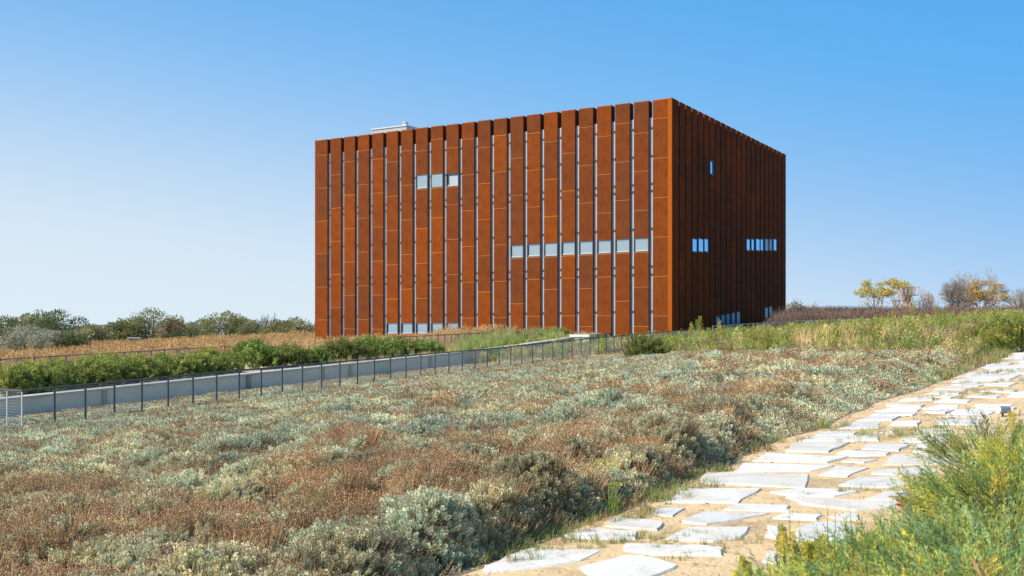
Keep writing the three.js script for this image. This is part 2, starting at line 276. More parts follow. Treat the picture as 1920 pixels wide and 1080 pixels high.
// ---------------------------------------------------------------- the rust-coloured cube
const Z0 = 76.8, X0 = (1260 - CX) / F * Z0, TOP = 17.06, WL = 32, WR = 26.9, BASE = -0.6;
{
  const rustTex = tex(1024, (u, v, i, j) => {
    const blot = 0.55 * tn(u, v, 5, 60) + 0.3 * tn(u, v, 17, 61) + 0.15 * tn(u, v, 44, 62), fine = 0.5 * tn(u, v, 128, 63) + 0.5 * hash2(i, j, 64), run = tn(u, v * 0.12, 40, 65);
    const k = 0.66 + 0.22 * blot + (fine - 0.5) * 0.44 + (run - 0.5) * 0.16; return [k + 0.02, k * (0.92 + 0.1 * blot), k * (0.95 - 0.1 * blot)];
  });
  const rustBump = tex(512, (u, v, i, j) => { const k = 0.5 * tn(u, v, 90, 66) + 0.5 * hash2(i, j, 67); return [k, k, k]; }, false);
  const rust = (r, g, b) => Object.assign(new THREE.MeshPhysicalMaterial({ roughness: 0.9, specularIntensity: 0.25, color: new THREE.Color().setRGB(r * 0.97, g * 0.82, b * 0.52) }), { map: rustTex, bumpMap: rustBump, bumpScale: 0.006, vertexColors: true });
  const brown = [rust(0.205, 0.062, 0.021), rust(0.195, 0.061, 0.023), rust(0.22, 0.064, 0.020), rust(0.185, 0.062, 0.028)], orange = [rust(0.275, 0.076, 0.012), rust(0.24, 0.068, 0.015), rust(0.255, 0.070, 0.015), rust(0.225, 0.066, 0.018)], dusk = [rust(0.235, 0.062, 0.020), rust(0.19, 0.056, 0.022), rust(0.26, 0.064, 0.016), rust(0.165, 0.053, 0.026)];  // dusk: rust for the right side, part of its shade put into the colour
  const b = thing('rust_clad_building', 'large cube building clad in vertical strips of rust-coloured steel', 'building', [X0, BASE + EYE, -Z0], -TH);
  const rel = (h) => h - BASE;      // height over the eye to height over the building's base
  const LIP = 0.06, D = 0.15, cache = new Map();
  function panel(w, h, kind, v) {   // an upright steel sheet with a folded lip at its head, painted paler as if catching light
    const key = [w, h.toFixed(2), v, kind].join();
    if (!cache.has(key)) {
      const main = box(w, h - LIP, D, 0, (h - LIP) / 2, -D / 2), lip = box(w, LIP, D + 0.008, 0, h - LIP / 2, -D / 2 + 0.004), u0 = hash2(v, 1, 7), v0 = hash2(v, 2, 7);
      const uv = main.attributes.uv; for (let i = 0; i < uv.count; i++) uv.setXY(i, u0 + uv.getX(i) * w / 2.75, v0 + uv.getY(i) * h / 2.75);
      const col = (g, c) => g.setAttribute('color', new THREE.Float32BufferAttribute(Array.from({ length: g.attributes.position.count }, () => c).flat(), 3));
      col(main, [1, 1, 1]); col(lip, kind ? [1.25, 1.4, 1.6] : [2.1, 2.9, 4.2]); const g = mergeGeometries([main, lip]); cache.set(key, g);  // the lip's lit edge is in its vertex colour, weaker on the shaded side
    }
    return cache.get(key);
  }
  // a strip: its panels between the joints, left open where windows sit
  const FRAME = std(0.05, 0.055, 0.06, 0.5, { metalness: 0.3 }), SHADE = new THREE.MeshPhysicalMaterial({ color: new THREE.Color().setRGB(0.50, 0.57, 0.61), roughness: 0.16, metalness: 0.85 });
  const MIRROR = new THREE.MeshPhysicalMaterial({ color: new THREE.Color().setRGB(0.62, 0.80, 0.98), roughness: 0.04, metalness: 0.95 }), DULL = new THREE.MeshPhysicalMaterial({ color: new THREE.Color().setRGB(0.26, 0.37, 0.46), roughness: 0.25, metalness: 0.0 });
  const SILL = std(0.42, 0.43, 0.38, 0.6); let made = 0; const rest = [];
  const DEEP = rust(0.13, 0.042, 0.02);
  function strip(side, i, x, w, cuts, wins, glass, toneSeed) { // x: distance from the near corner to the strip's middle, h: over the eye
    const g = new THREE.Group(); g.name = 'cladding_strip'; b.add(g);
    if (side) { g.position.set(0, 0, -x); g.rotation.y = Math.PI / 2; } else g.position.set(-x, 0, 0);
    const edges = [rel(TOP), ...cuts.map(rel), -2.6], blocked = wins.map(([y0, y1]) => [rel(y1), rel(y0)]);
    const marks = [...new Set([...edges, ...blocked.flat()])].sort((p, q) => p - q);
    for (let k = 0; k + 1 < marks.length; k++) {
      const lo = marks[k] + 0.006, hi = marks[k + 1] - 0.006, mid = (lo + hi) / 2;
      if (hi - lo < 0.12 || blocked.some(([p, q]) => mid > p && mid < q)) continue;
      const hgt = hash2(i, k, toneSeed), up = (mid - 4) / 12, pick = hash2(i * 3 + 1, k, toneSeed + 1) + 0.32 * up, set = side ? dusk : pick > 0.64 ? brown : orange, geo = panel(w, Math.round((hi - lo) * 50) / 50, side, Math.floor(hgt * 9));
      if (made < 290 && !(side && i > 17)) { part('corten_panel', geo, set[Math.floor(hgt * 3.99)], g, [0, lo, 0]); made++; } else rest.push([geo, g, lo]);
    }
    part('parapet_return', (() => { const q = box(w - 0.006, 1.2, 0.5, 0, rel(TOP) - 0.61, -D - 0.252); q.setAttribute('color', new THREE.Float32BufferAttribute(new Float32Array(q.attributes.position.count * 3).fill(1), 3)); return q; })(), DEEP, g);
    for (const [lo, hi] of blocked) {
      const q = new THREE.Group(); q.name = 'window'; q.position.set(side ? 0 : -x, 0, side ? -x : 0); if (side) q.rotation.y = Math.PI / 2; b.add(q);
      const h = hi - lo, f = 0.06, ww = w + 0.02;
      part('frame', mergeGeometries([box(f, h, D + 0.03, -ww / 2 + f / 2, lo + h / 2, -D / 2 - 0.02), box(f, h, D + 0.03, ww / 2 - f / 2, lo + h / 2, -D / 2 - 0.02), box(ww - 2 * f, f, D + 0.03, 0, lo + f / 2, -D / 2 - 0.02), box(ww - 2 * f, f, D + 0.03, 0, hi - f / 2, -D / 2 - 0.02)]), FRAME, q);
      part('pane', box(ww - 2 * f, h - 2 * f, 0.02, 0, lo + h / 2, side ? -D + 0.10 : -D + 0.035), glass, q).rotation.x = (hash2(i, 3, 41) - 0.5) * 0.012;
      if (!side) part('sill', box(ww - 2 * f - 0.004, 0.09, 0.05, 0, lo + f + 0.047, -D + 0.062), SILL, q);
    }
  }
  // left side: joints and windows read strip by strip (heights down the picture)
  const J = [[290], [327], [302], [281.8], [297.3], [302.7], [281.8], [281.8, 427.5, 493, 558.6], [260, 407.3, 473.4, 538.7], [276, 382.2, 448, 514], [260], [275.6], [253.3], [296, 364.9, 568.5], [248.9, 317.8, 387, 523, 592.3], [264.9, 335.6, 405, 542, 612], [286.7, 357.3, 521, 591.3], [237.3, 308.9, 380, 540.2, 611.5], [254.4, 326.7, 398, 518.7, 590.5], [230.7, 302.7, 375, 563.8], [247.8, 320.4, 393.8, 537.4, 611], [221]];
  const HW = { 7: [327.3, 354.4], 8: [325.6, 351.8], 9: [323.8, 350] }, MW = { 13: [459, 484], 14: [457, 482], 15: [455.2, 481], 16: [453.1, 479], 17: [451.8, 477.8], 18: [449.8, 476], 19: [448, 474.4], 20: [446.2, 472.6] };
  const g = 0.32, tl = 0.22, tr = 0.31, pitch = (WL - tl - tr + g) / 22, w = Math.round((pitch - g) * 1000) / 1000;
  for (let k = 0; k < 22; k++) {
    const x = WL - tl - k * pitch - w / 2, Zk = Z0 + x * SN, up = (y) => (HY - y) / F * Zk;
    let js = J[k]; if (js.length === 1) { js = []; for (let h = up(J[k][0]); h > -2; h -= 2.752) js.push(h); } else js = js.map(up);
    const wins = []; if (HW[k]) wins.push(HW[k].map(up)); if (MW[k]) wins.push(MW[k].map(up)); if (k >= 5 && k <= 9) { wins.push([up(605.2), up(627)]); js = js.filter((h) => h > up(604)); }
    strip(0, k, x, w, js, wins, SHADE, 200);
  }
  // right side: in the shade, its joints stand at uneven heights
  const g2 = 0.25, t2 = 0.25, p2 = (WR - 2 * t2 + g2) / 22, w2 = Math.round((p2 - g2) * 1000) / 1000;
  for (let i = 0; i < 22; i++) {
    const x = t2 + i * p2 + w2 / 2, Zk = Z0 + x * CS, up = (y) => (HY - y) / F * Zk, js = []; for (let h = TOP - 0.7 - 2.3 * hash2(i, 5, 300); h > -2; h -= 2.752) js.push(h);
    const wins = [];
    if (i === 6) wins.push([up(301), up(328)]); if (i >= 3 && i <= 5) wins.push([up(447), up(473)]); if (i >= 13 && i <= 19) wins.push([up(447.7), up(470.5)]);
    if (i >= 7 && i <= 11) wins.push([up(591.5 - (i - 7) * 1.9), up(608)]); if (i === 17 || i === 18) wins.push([up(576 - (i - 17) * 2), up(597)]);
    strip(1, i, x, w2, js.filter((h) => !wins.some(([a, c]) => h < a + 0.25 && h > c - 0.25)), wins, (i >= 7 && i <= 11) || i === 17 || i === 18 ? DULL : MIRROR, 310);
  }
  if (rest.length) { // the narrow last strips of the far right end
    const gs = rest.map(([geo, gr, lo]) => { gr.updateMatrix(); return geo.clone().translate(0, lo, 0).applyMatrix4(gr.matrix); });
    part('corten_panel', mergeGeometries(gs), dusk[1], b).userData.kind = 'stuff';
  }
  const white = (q) => { q.setAttribute('color', new THREE.Float32BufferAttribute(new Float32Array(q.attributes.position.count * 3).fill(1), 3)); return q; }, H = rel(TOP) + 2.6;
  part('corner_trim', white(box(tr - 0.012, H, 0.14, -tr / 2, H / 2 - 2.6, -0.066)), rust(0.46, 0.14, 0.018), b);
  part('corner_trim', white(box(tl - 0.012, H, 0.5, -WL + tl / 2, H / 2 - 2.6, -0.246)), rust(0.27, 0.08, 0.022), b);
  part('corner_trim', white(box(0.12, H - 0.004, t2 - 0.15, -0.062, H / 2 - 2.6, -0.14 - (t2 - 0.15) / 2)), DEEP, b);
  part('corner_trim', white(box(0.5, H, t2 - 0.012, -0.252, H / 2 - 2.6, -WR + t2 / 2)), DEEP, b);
  const CORE = std(0.36, 0.41, 0.47, 0.6, { map: concreteTex, metalness: 0.1 });
  part('wall', box(WL - 0.306, rel(TOP) - 1.2 + 2.6, WR - 0.306, -WL / 2, (rel(TOP) - 1.2 - 2.6) / 2, -WR / 2), CORE, b);
  part('roof', box(WL - 1.4, 0.1, WR - 1.4, -WL / 2, rel(TOP) - 1.148, -WR / 2), std(0.4, 0.4, 0.4), b);
  const br = []; // dark fixing brackets in the gaps
  for (const h of [15.15, 13.2, 11.25, 10.75, 8.1, 5.45, 4.9, 2.3]) for (let k = 0; k < 21; k++) br.push(box(g - 0.01, 0.11, 0.07, -(WL - tl - k * pitch - w - g / 2), rel(h), -0.12));
  tag(part('bracket', mergeGeometries(br), std(0.03, 0.032, 0.04, 0.6), b), null, null, null, 'stuff');
  // plant room on the roof
  const Zp = 96, Xp = (762 - CX) / F * Zp, dx = Xp - X0, dz = Zp - Z0, lx = dx * CS - dz * SN, lz = -dx * SN - dz * CS, hp = rel((HY - 234) / F * Zp), rh = rel(TOP) - 1.1;
  const PALE = std(0.40, 0.40, 0.41, 0.85, { map: concreteTex });
  const rb = part('roof_block', box(3.7, hp - rh - 0.1, 3.4, lx - 1.85, (hp + rh - 0.1) / 2, lz - 1.7), PALE, b);
  part('block_cap', box(3.85, 0.1, 3.55, lx - 1.85, hp - 0.048, lz - 1.7), std(0.5, 0.5, 0.5, 0.8), rb);
  part('vent', mergeGeometries([box(0.3, 0.28, 0.3, lx - 0.5, hp + 0.142, lz - 0.5), box(0.42, 0.07, 0.42, lx - 0.5, hp + 0.318, lz - 0.5)]), std(0.5, 0.5, 0.5, 0.8), rb);
}

// ---------------------------------------------------------------- fences
const POST = std(0.07, 0.09, 0.12, 0.5, { metalness: 0.3 }), POSTGREY = std(0.42, 0.44, 0.46, 0.5, { metalness: 0.4 }), WIRE = std(0.30, 0.31, 0.32, 0.5, { metalness: 0.4 });
function fence(name, label, pts, o) { // pts: [X, Z, top] corners; posts evenly between them
  const f = thing(name, label, 'fence', [pts[0][0], ground(pts[0][0], pts[0][1]) + EYE, -pts[0][1]], 0, o.group), base = f.position;
  const pg = box(o.w || 0.06, 1, o.d || 0.02, 0, -0.5, 0), meshes = new Map();
  pts.slice(1).forEach((q, i) => {
    const p = pts[i], L = Math.hypot(q[0] - p[0], q[1] - p[1]), n = Math.max(1, Math.round(L / o.step)), yaw = Math.atan2(q[1] - p[1], q[0] - p[0]), slope = (q[2] - p[2]) / L, st = L / n;
    for (let k = i ? 1 : 0; k <= n; k++) {
      const x = lerp(p[0], q[0], k / n), z = lerp(p[1], q[1], k / n), top = lerp(p[2], q[2], k / n), low = ground(x, z) - 0.15;
      const m = part('post', pg, o.pale && o.pale(x, z, k) ? POSTGREY : o.mat || POST, f, [x - base.x, top + EYE - 0.012 - base.y, -z - base.z]); m.scale.y = top - low; m.rotation.y = yaw + (o.turn || 0);
      if (k === n) continue;
      if (o.mesh && !meshes.has(i)) {
        const hh = o.mesh, gs = [];
        for (let a = 0.05; a < st - 0.01; a += 0.075) gs.push(box(0.0055, hh, 0.0055, a, -0.04 - hh / 2 + a * slope, 0));
        for (let a = 0; a <= hh; a += 0.075) { const w = box(st - 0.06, 0.0055, 0.0055, 0, 0, 0); w.rotateZ(Math.atan(slope)); w.translate(st / 2, -0.04 - a + slope * st / 2, 0.006); gs.push(w); }
        meshes.set(i, mergeGeometries(gs));
      }
      if (o.mesh) { const wm = part('wire_mesh', meshes.get(i), WIRE, f, [x - base.x, top + EYE - base.y, -z - base.z]); wm.rotation.y = yaw; }
    }
    const rail = box(L + 0.06, 0.045, 0.05, 0, 0, 0); rail.rotateZ(Math.atan(slope));
    const rm = part('top_rail', rail, o.rail || o.mat || POST, f, [(p[0] + q[0]) / 2 - base.x, (p[2] + q[2]) / 2 + EYE + 0.012 - base.y, -(p[1] + q[1]) / 2 - base.z]); rm.rotation.y = yaw;
  });
  return f;
}
{
  const t1 = 25.3, s0 = 19.34, at = (s, t, top) => [...XZ(s, t), top], top1 = (s) => -1.162 + 0.0453 * (s - s0), sc = s0 - 1.1, [cx, cz] = XZ(sc, t1), ct = top1(sc);
  fence('wire_fence', 'dark wire mesh fence on flat posts running through the grey-green shrubs', [[cx - 4.2, cz + 4.14, ct - 0.03], [cx - 0.02, cz + 0.02, ct], at(26, t1, top1(26) + 0.01), at(33, t1, top1(33) - 0.02), at(41, t1, top1(41) - 0.045), at(52, t1, top1(52)), at(66.3, t1, top1(66.3) - 0.02)], { step: 0.985, mesh: 1.1, pale: (x, z) => Math.hypot(x - cx, z - cz) < 0.06 || (x < cx && z > cz), rail: std(0.10, 0.10, 0.11, 0.5, { metalness: 0.4 }) });  // posts turned towards the sun get paler paint, their sunlight put into the colour
  fence('wire_fence', 'thin dark fence behind the clipped green bushes on the far left', [at(34, 53.2, -0.954), at(63.5, 53.2, 0.235)], { step: 1, mesh: 0.95 });
  fence('wire_fence', 'thin dark fence in dry grass below the low windows of the building', [at(55.5, 41, 0.40), at(69.9, 41, 0.90)], { step: 0.79, mesh: 0.9 });
  fence('wire_fence', 'pale post fence almost hidden by tall weeds right of the building', [[12.6, 69.6, 1.12], [18, 71, 1.45], [28, 72, 1.72], [40, 71.5, 1.88]], { step: 1, mesh: 0.9, mat: POSTGREY, w: 0.07 });
}
// ---------------------------------------------------------------- plant templates
const col = (r, g, b) => [r, g, b];
const SANT = col(0.55, 0.57, 0.39), SANT2 = col(0.68, 0.665, 0.45), BROWN = col(0.38, 0.245, 0.135), STRAW = col(0.54, 0.41, 0.25), HEAD = col(0.25, 0.135, 0.065);
function santolina(seed, shoots, leaves, R, H, L, W, stems = 0, fat = 0.012) { // a tuft of upright woolly grey-green shoots, each a fuzzy finger
  const r = rng(seed), S = new Soup();
  for (let i = 0; i < shoots; i++) {
    const a = r() * 6.283, q = Math.sqrt(r()) * R, h = H * (0.55 + 0.6 * r()), b = [Math.cos(a) * q * 0.6, 0, Math.sin(a) * q * 0.6], e = [Math.cos(a) * q * 1.1, h, Math.sin(a) * q * 1.1], c = vary(r() < 0.5 ? SANT : SANT2, 0.2, r);
    S.stem(b, e, 0.003, 0.002, [0.30, 0.27, 0.18], 3);
    for (let k = 0; k < leaves; k++) { const f = 0.3 + 0.7 * (k + r()) / leaves, t = k * 2.4 + r(), o = fat * (f > 0.93 ? 0.4 : 1), p = [lerp(b[0], e[0], f) + Math.cos(t) * o * 0.5, lerp(b[1], e[1], f), lerp(b[2], e[2], f) + Math.sin(t) * o * 0.5]; S.leaf(p, [Math.cos(t), 0.9 + (f > 0.9 ? 1.2 : 0), Math.sin(t)], L * (0.7 + 0.6 * r()), W, vary(c, 0.14, r), r); }
  }
  for (let i = 0; i < stems; i++) { const a = r() * 6.283, q = r() * R, e = [Math.cos(a) * q * 1.2, H * (1 + 0.5 * r()), Math.sin(a) * q * 1.2]; S.stem([e[0] * 0.4, 0, e[2] * 0.4], e, 0.0025, 0.002, STRAW); S.seed(e, 0.008, HEAD); }
  return S;
}
function dryStems(seed, n, R, H, w, head) {
  const r = rng(seed), S = new Soup();
  for (let i = 0; i < n; i++) {
    const a = r() * 6.283, q = Math.sqrt(r()) * R, h = H * (0.6 + 0.5 * r()), b = [Math.cos(a) * q * 0.6, 0, Math.sin(a) * q * 0.6], e = [Math.cos(a) * q * 1.5, h, Math.sin(a) * q * 1.5];
    S.stem(b, e, w, w * 0.7, vary(r() < 0.35 ? STRAW : BROWN, 0.25, r)); S.seed(e, head * (0.7 + 0.7 * r()), vary(r() < 0.3 ? BROWN : HEAD, 0.3, r), 0.8);
    if (r() < 0.5) S.leaf([lerp(b[0], e[0], 0.5), h * 0.5, lerp(b[2], e[2], 0.5)], [Math.cos(a * 3), 0.8, Math.sin(a * 3)], 0.05, w * 3, vary(BROWN, 0.3, r), r);
  }
  return S;
}
function blades(seed, n, R, H, w, colors, bend = 0.5, seg = 3) { // grass
  const r = rng(seed), S = new Soup();
  for (let i = 0; i < n; i++) {
    const a = r() * 6.283, q = Math.sqrt(r()) * R, h = H * (0.5 + 0.6 * r()), d = r() * 6.283, lean = bend * h * (0.3 + r()), c = vary(colors[Math.floor(r() * colors.length)], 0.2, r), px = -Math.sin(d) * w / 2, pz = Math.cos(d) * w / 2;
    let p = [Math.cos(a) * q, 0, Math.sin(a) * q];
    for (let k = 1; k <= seg; k++) {
      const f = k / seg, e = [Math.cos(a) * q + Math.cos(d) * lean * f * f, h * f * (1 - 0.12 * bend * f), Math.sin(a) * q + Math.sin(d) * lean * f * f], u = 1 - (k - 1) / seg, v = 1 - f;
      const A = [p[0] - px * u, p[1], p[2] - pz * u], B = [p[0] + px * u, p[1], p[2] + pz * u], C = [e[0] + px * v, e[1], e[2] + pz * v], D = [e[0] - px * v, e[1], e[2] - pz * v];
      S.tri(A, B, C, c); if (k < seg) S.tri(A, C, D, c); p = e;
    }
  }
  return S;
}
function goldenrod(seed, stalks, R, H, leafCol, plume, leafL = 0.09, leafW = 0.016, nl = 26, np = 40) { // upright weed with narrow leaves and a feathery head
  const r = rng(seed), S = new Soup();
  for (let i = 0; i < stalks; i++) {
    const a = r() * 6.283, q = Math.sqrt(r()) * R, h = H * (0.65 + 0.45 * r()), d = r() * 6.283, lean = 0.18 * h * r(), at = (f) => [Math.cos(a) * q + Math.cos(d) * lean * f * f, h * f, Math.sin(a) * q + Math.sin(d) * lean * f * f], lc = vary(leafCol, 0.2, r), pc = vary(plume, 0.25, r);
    S.stem(at(0), at(0.55), 0.005, 0.004, [lc[0] * 0.9, lc[1] * 0.8, lc[2]]); S.stem(at(0.55), at(1), 0.004, 0.001, lc);
    for (let k = 0; k < nl; k++) { const f = 0.12 + 0.6 * (k + r()) / nl, t = k * 2.4 + r(); S.leaf(at(f), [Math.cos(t), 0.5 + 0.7 * r(), Math.sin(t)], leafL * (1.15 - 0.7 * f), leafW, vary(lc, 0.18, r), r); }
    for (let k = 0; k < np; k++) { const f = 0.62 + 0.38 * (k + r()) / np, t = k * 2.4 + r(), w = 0.14 * h * (1.05 - f) / 0.45, p = at(f), e = [p[0] + Math.cos(t) * w * r(), p[1] + 0.02, p[2] + Math.sin(t) * w * r()]; S.leaf(e, [Math.cos(t), 0.8, Math.sin(t)], leafL * 0.38, leafW * 1.3, vary(pc, 0.25, r), r); }
  }
  return S;
}
function haze(seed, n, R, H, colors, dots = 7) { // a thin dry shrub, all twigs and seed heads
  const r = rng(seed), S = new Soup();
  for (let i = 0; i < n; i++) {
    const a = r() * 6.283, q = R * Math.sqrt(r()), h = H * (0.45 + 0.6 * r()), e = [Math.cos(a) * q, h, Math.sin(a) * q], c = vary(colors[Math.floor(r() * colors.length)], 0.25, r), b = [e[0] * 0.25, 0, e[2] * 0.25];
    S.stem(b, e, 0.004, 0.002, [c[0] * 0.8, c[1] * 0.8, c[2] * 0.8]);
    for (let k = 0; k < dots; k++) { const f = 0.4 + 0.6 * r(), p = [lerp(b[0], e[0], f), lerp(b[1], e[1], f), lerp(b[2], e[2], f)], t = r() * 6.283; S.leaf(p, [Math.cos(t), 0.7, Math.sin(t)], 0.05 + 0.06 * r(), 0.016, vary(c, 0.25, r), r); }
  }
  return S;
}
function spray(seed, L, shoots, needles, nl, nw, colors) { // a feathery conifer-like branch along +y that nods
  const r = rng(seed), S = new Soup(), at = (f) => [0, L * f, 0.16 * L * f * f], c0 = colors[0];
  S.stem(at(0), at(0.6), 0.004, 0.003, [0.12, 0.08, 0.04]); S.stem(at(0.6), at(1), 0.003, 0.001, c0);
  for (let i = 0; i < shoots; i++) {
    const f = 0.15 + 0.85 * (i + r()) / shoots, p = at(f), t = r() * 6.283, l = L * 0.34 * (1.15 - f * 0.75) * (0.6 + 0.6 * r()), d = [Math.cos(t) * 0.75, 0.9, Math.sin(t) * 0.75], n = Math.hypot(...d), e = [p[0] + d[0] / n * l, p[1] + d[1] / n * l, p[2] + d[2] / n * l], c = vary(colors[Math.floor(r() * colors.length)], 0.2, r);
    for (let k = 0; k < needles; k++) { const g = (k + r()) / needles, q = [lerp(p[0], e[0], g), lerp(p[1], e[1], g), lerp(p[2], e[2], g)], u = r() * 6.283; S.leaf(q, [d[0] + Math.cos(u) * 0.7, d[1] + 0.2, d[2] + Math.sin(u) * 0.7], nl * (0.7 + 0.6 * r()), nw, vary(c, 0.15, r), r); }
  }
  return S;
}

// ---------------------------------------------------------------- the bed of grey-green and dry shrubs
const bedEnd = (t) => { const T = [3.6, 9.8, 18, 24.5, 25.8, 34], Q = [28.8, 35.5, 43.5, 56, 50, 52]; for (let i = 0; i < 5; i++) if (t < T[i + 1]) return lerp(Q[i], Q[i + 1], clamp((t - T[i]) / (T[i + 1] - T[i]))); return 52; };
const inBed = (s, t) => t > pathEdge(s) + 0.14 && t < 33.6 && s < bedEnd(t) + 1.2 * (fbm(s * 0.7, t * 0.7, 70) - 0.5);
let plant = [0, 0];
function mound(s, t) { // height of the shrubs over the ground: rounded plants side by side; notes which plant stands there
  let m = 0; plant = [0, 0]; const c = 0.58, s_ = s, t_ = t; s += 0.35 * (vnoise(s_ * 2.1, t_ * 2.1, 61) - 0.5) + 0.16 * (vnoise(s_ * 6, t_ * 6, 62) - 0.5); t += 0.35 * (vnoise(s_ * 2.1, t_ * 2.1, 63) - 0.5) + 0.16 * (vnoise(s_ * 6, t_ * 6, 64) - 0.5); const i0 = Math.floor(s / c), j0 = Math.floor(t / c);
  for (let i = i0 - 1; i <= i0 + 1; i++) for (let j = j0 - 1; j <= j0 + 1; j++) {
    const ps = (i + 0.5 + (hash2(i, j, 71) - 0.5) * 0.8) * c, pt = (j + 0.5 + (hash2(i, j, 72) - 0.5) * 0.8) * c, R = 0.36 + 0.26 * hash2(i, j, 73), h = 0.17 + 0.27 * hash2(i, j, 74), d = Math.hypot(s - ps, t - pt) / R;
    const q = d < 1 ? h * Math.sqrt(1 - d * d) : 0; if (q > m) { m = q; plant = [i, j]; }
  }
  s = s_; t = t_; m *= 1.12; const e = t - pathEdge(s), big = 1 + 0.18 * smooth(9, 3, e) * smooth(4, 10, s) * smooth(26, 16, s);
  return (0.06 + m * 0.95 + 0.10 * (fbm(s * 2.2, t * 2.2, 75) - 0.5)) * big * smooth(0.10, 0.46 + 0.7 * smooth(12, 17, s), e) * (1 - 0.45 * smooth(13, 24, t)) * (1 - 0.5 * smooth(28, 33, t));
}
{
  const r = rng(5), near = [[], [], []], mid = [[], []], dryNear = [[], []], dryFar = [[]], cell = 0.075;
  for (let s = 3; s < 59; s += cell) for (let t = 3.6; t < 33.7; t += cell) {
    const S = s + r() * cell, T = t + r() * cell, k = r(), k2 = r(), k3 = r(), k4 = r(), turn = r() * 6.283, k5 = r(), [X, Z] = XZ(S, T);
    if (!inView(X, Z, 0.11) || Z < 5.2 || !inBed(S, T)) continue;
    const dens = Z < 13 ? 0.9 : Z < 20 ? 0.62 : Z < 30 ? 0.40 : 0.28; if (k > dens && T - pathEdge(S) > 1.2) continue;
    const m = mound(S, T), own = plant, e = 0.06, gx = (mound(S + e, T) - m) / e, gt = (mound(S, T + e) - m) / e, h = ground(X, Z) + m;
    const nx = -(gx * SN - gt * CS), nz = (gx * CS + gt * SN), n = _v.set(nx * 0.5, 1, nz * 0.5).normalize().clone(), n2 = _v.set(nx * 0.15 + 0.06, 1, nz * 0.15).normalize().clone();
    // brown where the dry flower stalks stand thick: broad drifts, most along the path side
    const drift = fbm(S * 0.28 + 4, T * 0.42, 76), patch = hash2(own[0], own[1], 77), eP = T - pathEdge(S), side = 0.16 * smooth(0.3, 1.4, eP) * smooth(8, 3.5, eP), low = smooth(0.5, 0.05, eP);
    const dry = patch < clamp(0.03 + 1.1 * (drift - 0.5) + 2.6 * side * smooth(26, 18, Z) + 0.8 * side, 0.05, 0.75) && low < 0.6, isDry = k2 < (dry ? 0.50 : 0.09) * (k > dens ? 0.3 : 1);
    const sc = (Z < 13 ? 0.95 : Z < 20 ? 1.1 : Z < 30 ? 1.25 : 1.4) * (0.75 + 0.5 * k3), tone = (0.78 + 0.4 * hash2(own[0], own[1], 78)) * (0.85 + 0.3 * vnoise(S * 3, T * 3, 79)), warm = 0.6 * fbm(S * 0.22, T * 0.22, 79) + 0.4 * hash2(own[0], own[1], 80);
    if (isDry) { const M = mat4(V(X, h - 0.175 * sc + 0.04 * k4, Z), n2, turn, sc), c = [tone * (0.95 + 0.3 * k4), tone * (0.9 + 0.25 * k4), tone * (0.85 + 0.2 * k5)]; if (Z < 20) dryNear[k4 < 0.5 ? 0 : 1].push([M, c]); else dryFar[0].push([M, c]); }
    else { const M = mat4(V(X, h - 0.10 * sc, Z), n, turn, sc), g = tone * (0.85 + 0.3 * k4), y = smooth(0.35, 0.75, warm), c = [g * (0.93 + 0.15 * y), g, g * (1.02 - 0.14 * y)]; if (Z < 15) near[Math.floor(k5 * 3)].push([M, c]); else mid[k5 < 0.5 ? 0 : 1].push([M, c]); }
  }
  const bed = thing('silver_shrub_bed', 'wide bed of low grey-green shrubs mixed with brown dry flower stalks', 'shrub bed'); bed.userData.kind = 'stuff';
  near.forEach((l, i) => l.length && copies('shoots', santolina(100 + i, 9, 46, 0.085, 0.12, 0.017, 0.0085, 1, 0.021), LEAF, l, bed));
  mid.forEach((l, i) => l.length && copies('shoots', santolina(110 + i, 9, 20, 0.10, 0.13, 0.026, 0.014, 1, 0.024), LEAF, l, bed));
  dryNear.forEach((l, i) => l.length && copies('dry_stalks', dryStems(120 + i, 34, 0.11, 0.24, 0.0017, 0.0075), DRY, l, bed));
  dryFar.forEach((l, i) => l.length && copies('dry_stalks', dryStems(125 + i, 26, 0.12, 0.22, 0.0026, 0.011), DRY, l, bed));
  // the twiggy mass inside
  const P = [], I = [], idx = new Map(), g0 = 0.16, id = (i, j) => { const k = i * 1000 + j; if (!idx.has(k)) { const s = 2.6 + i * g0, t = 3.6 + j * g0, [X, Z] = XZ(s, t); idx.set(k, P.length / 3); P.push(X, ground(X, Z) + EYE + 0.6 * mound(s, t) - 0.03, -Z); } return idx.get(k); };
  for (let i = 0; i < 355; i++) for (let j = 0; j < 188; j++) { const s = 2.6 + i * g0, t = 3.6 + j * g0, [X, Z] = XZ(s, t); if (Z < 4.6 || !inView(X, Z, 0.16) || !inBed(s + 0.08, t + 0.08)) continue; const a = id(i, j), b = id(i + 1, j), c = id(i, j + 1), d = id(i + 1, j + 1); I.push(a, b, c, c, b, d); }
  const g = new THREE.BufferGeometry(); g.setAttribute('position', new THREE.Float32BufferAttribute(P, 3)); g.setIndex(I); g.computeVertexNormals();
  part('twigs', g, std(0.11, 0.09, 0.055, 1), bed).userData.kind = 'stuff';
  console.log('bed', near.map((l) => l.length), mid.map((l) => l.length), dryNear.map((l) => l.length), dryFar[0].length);
}

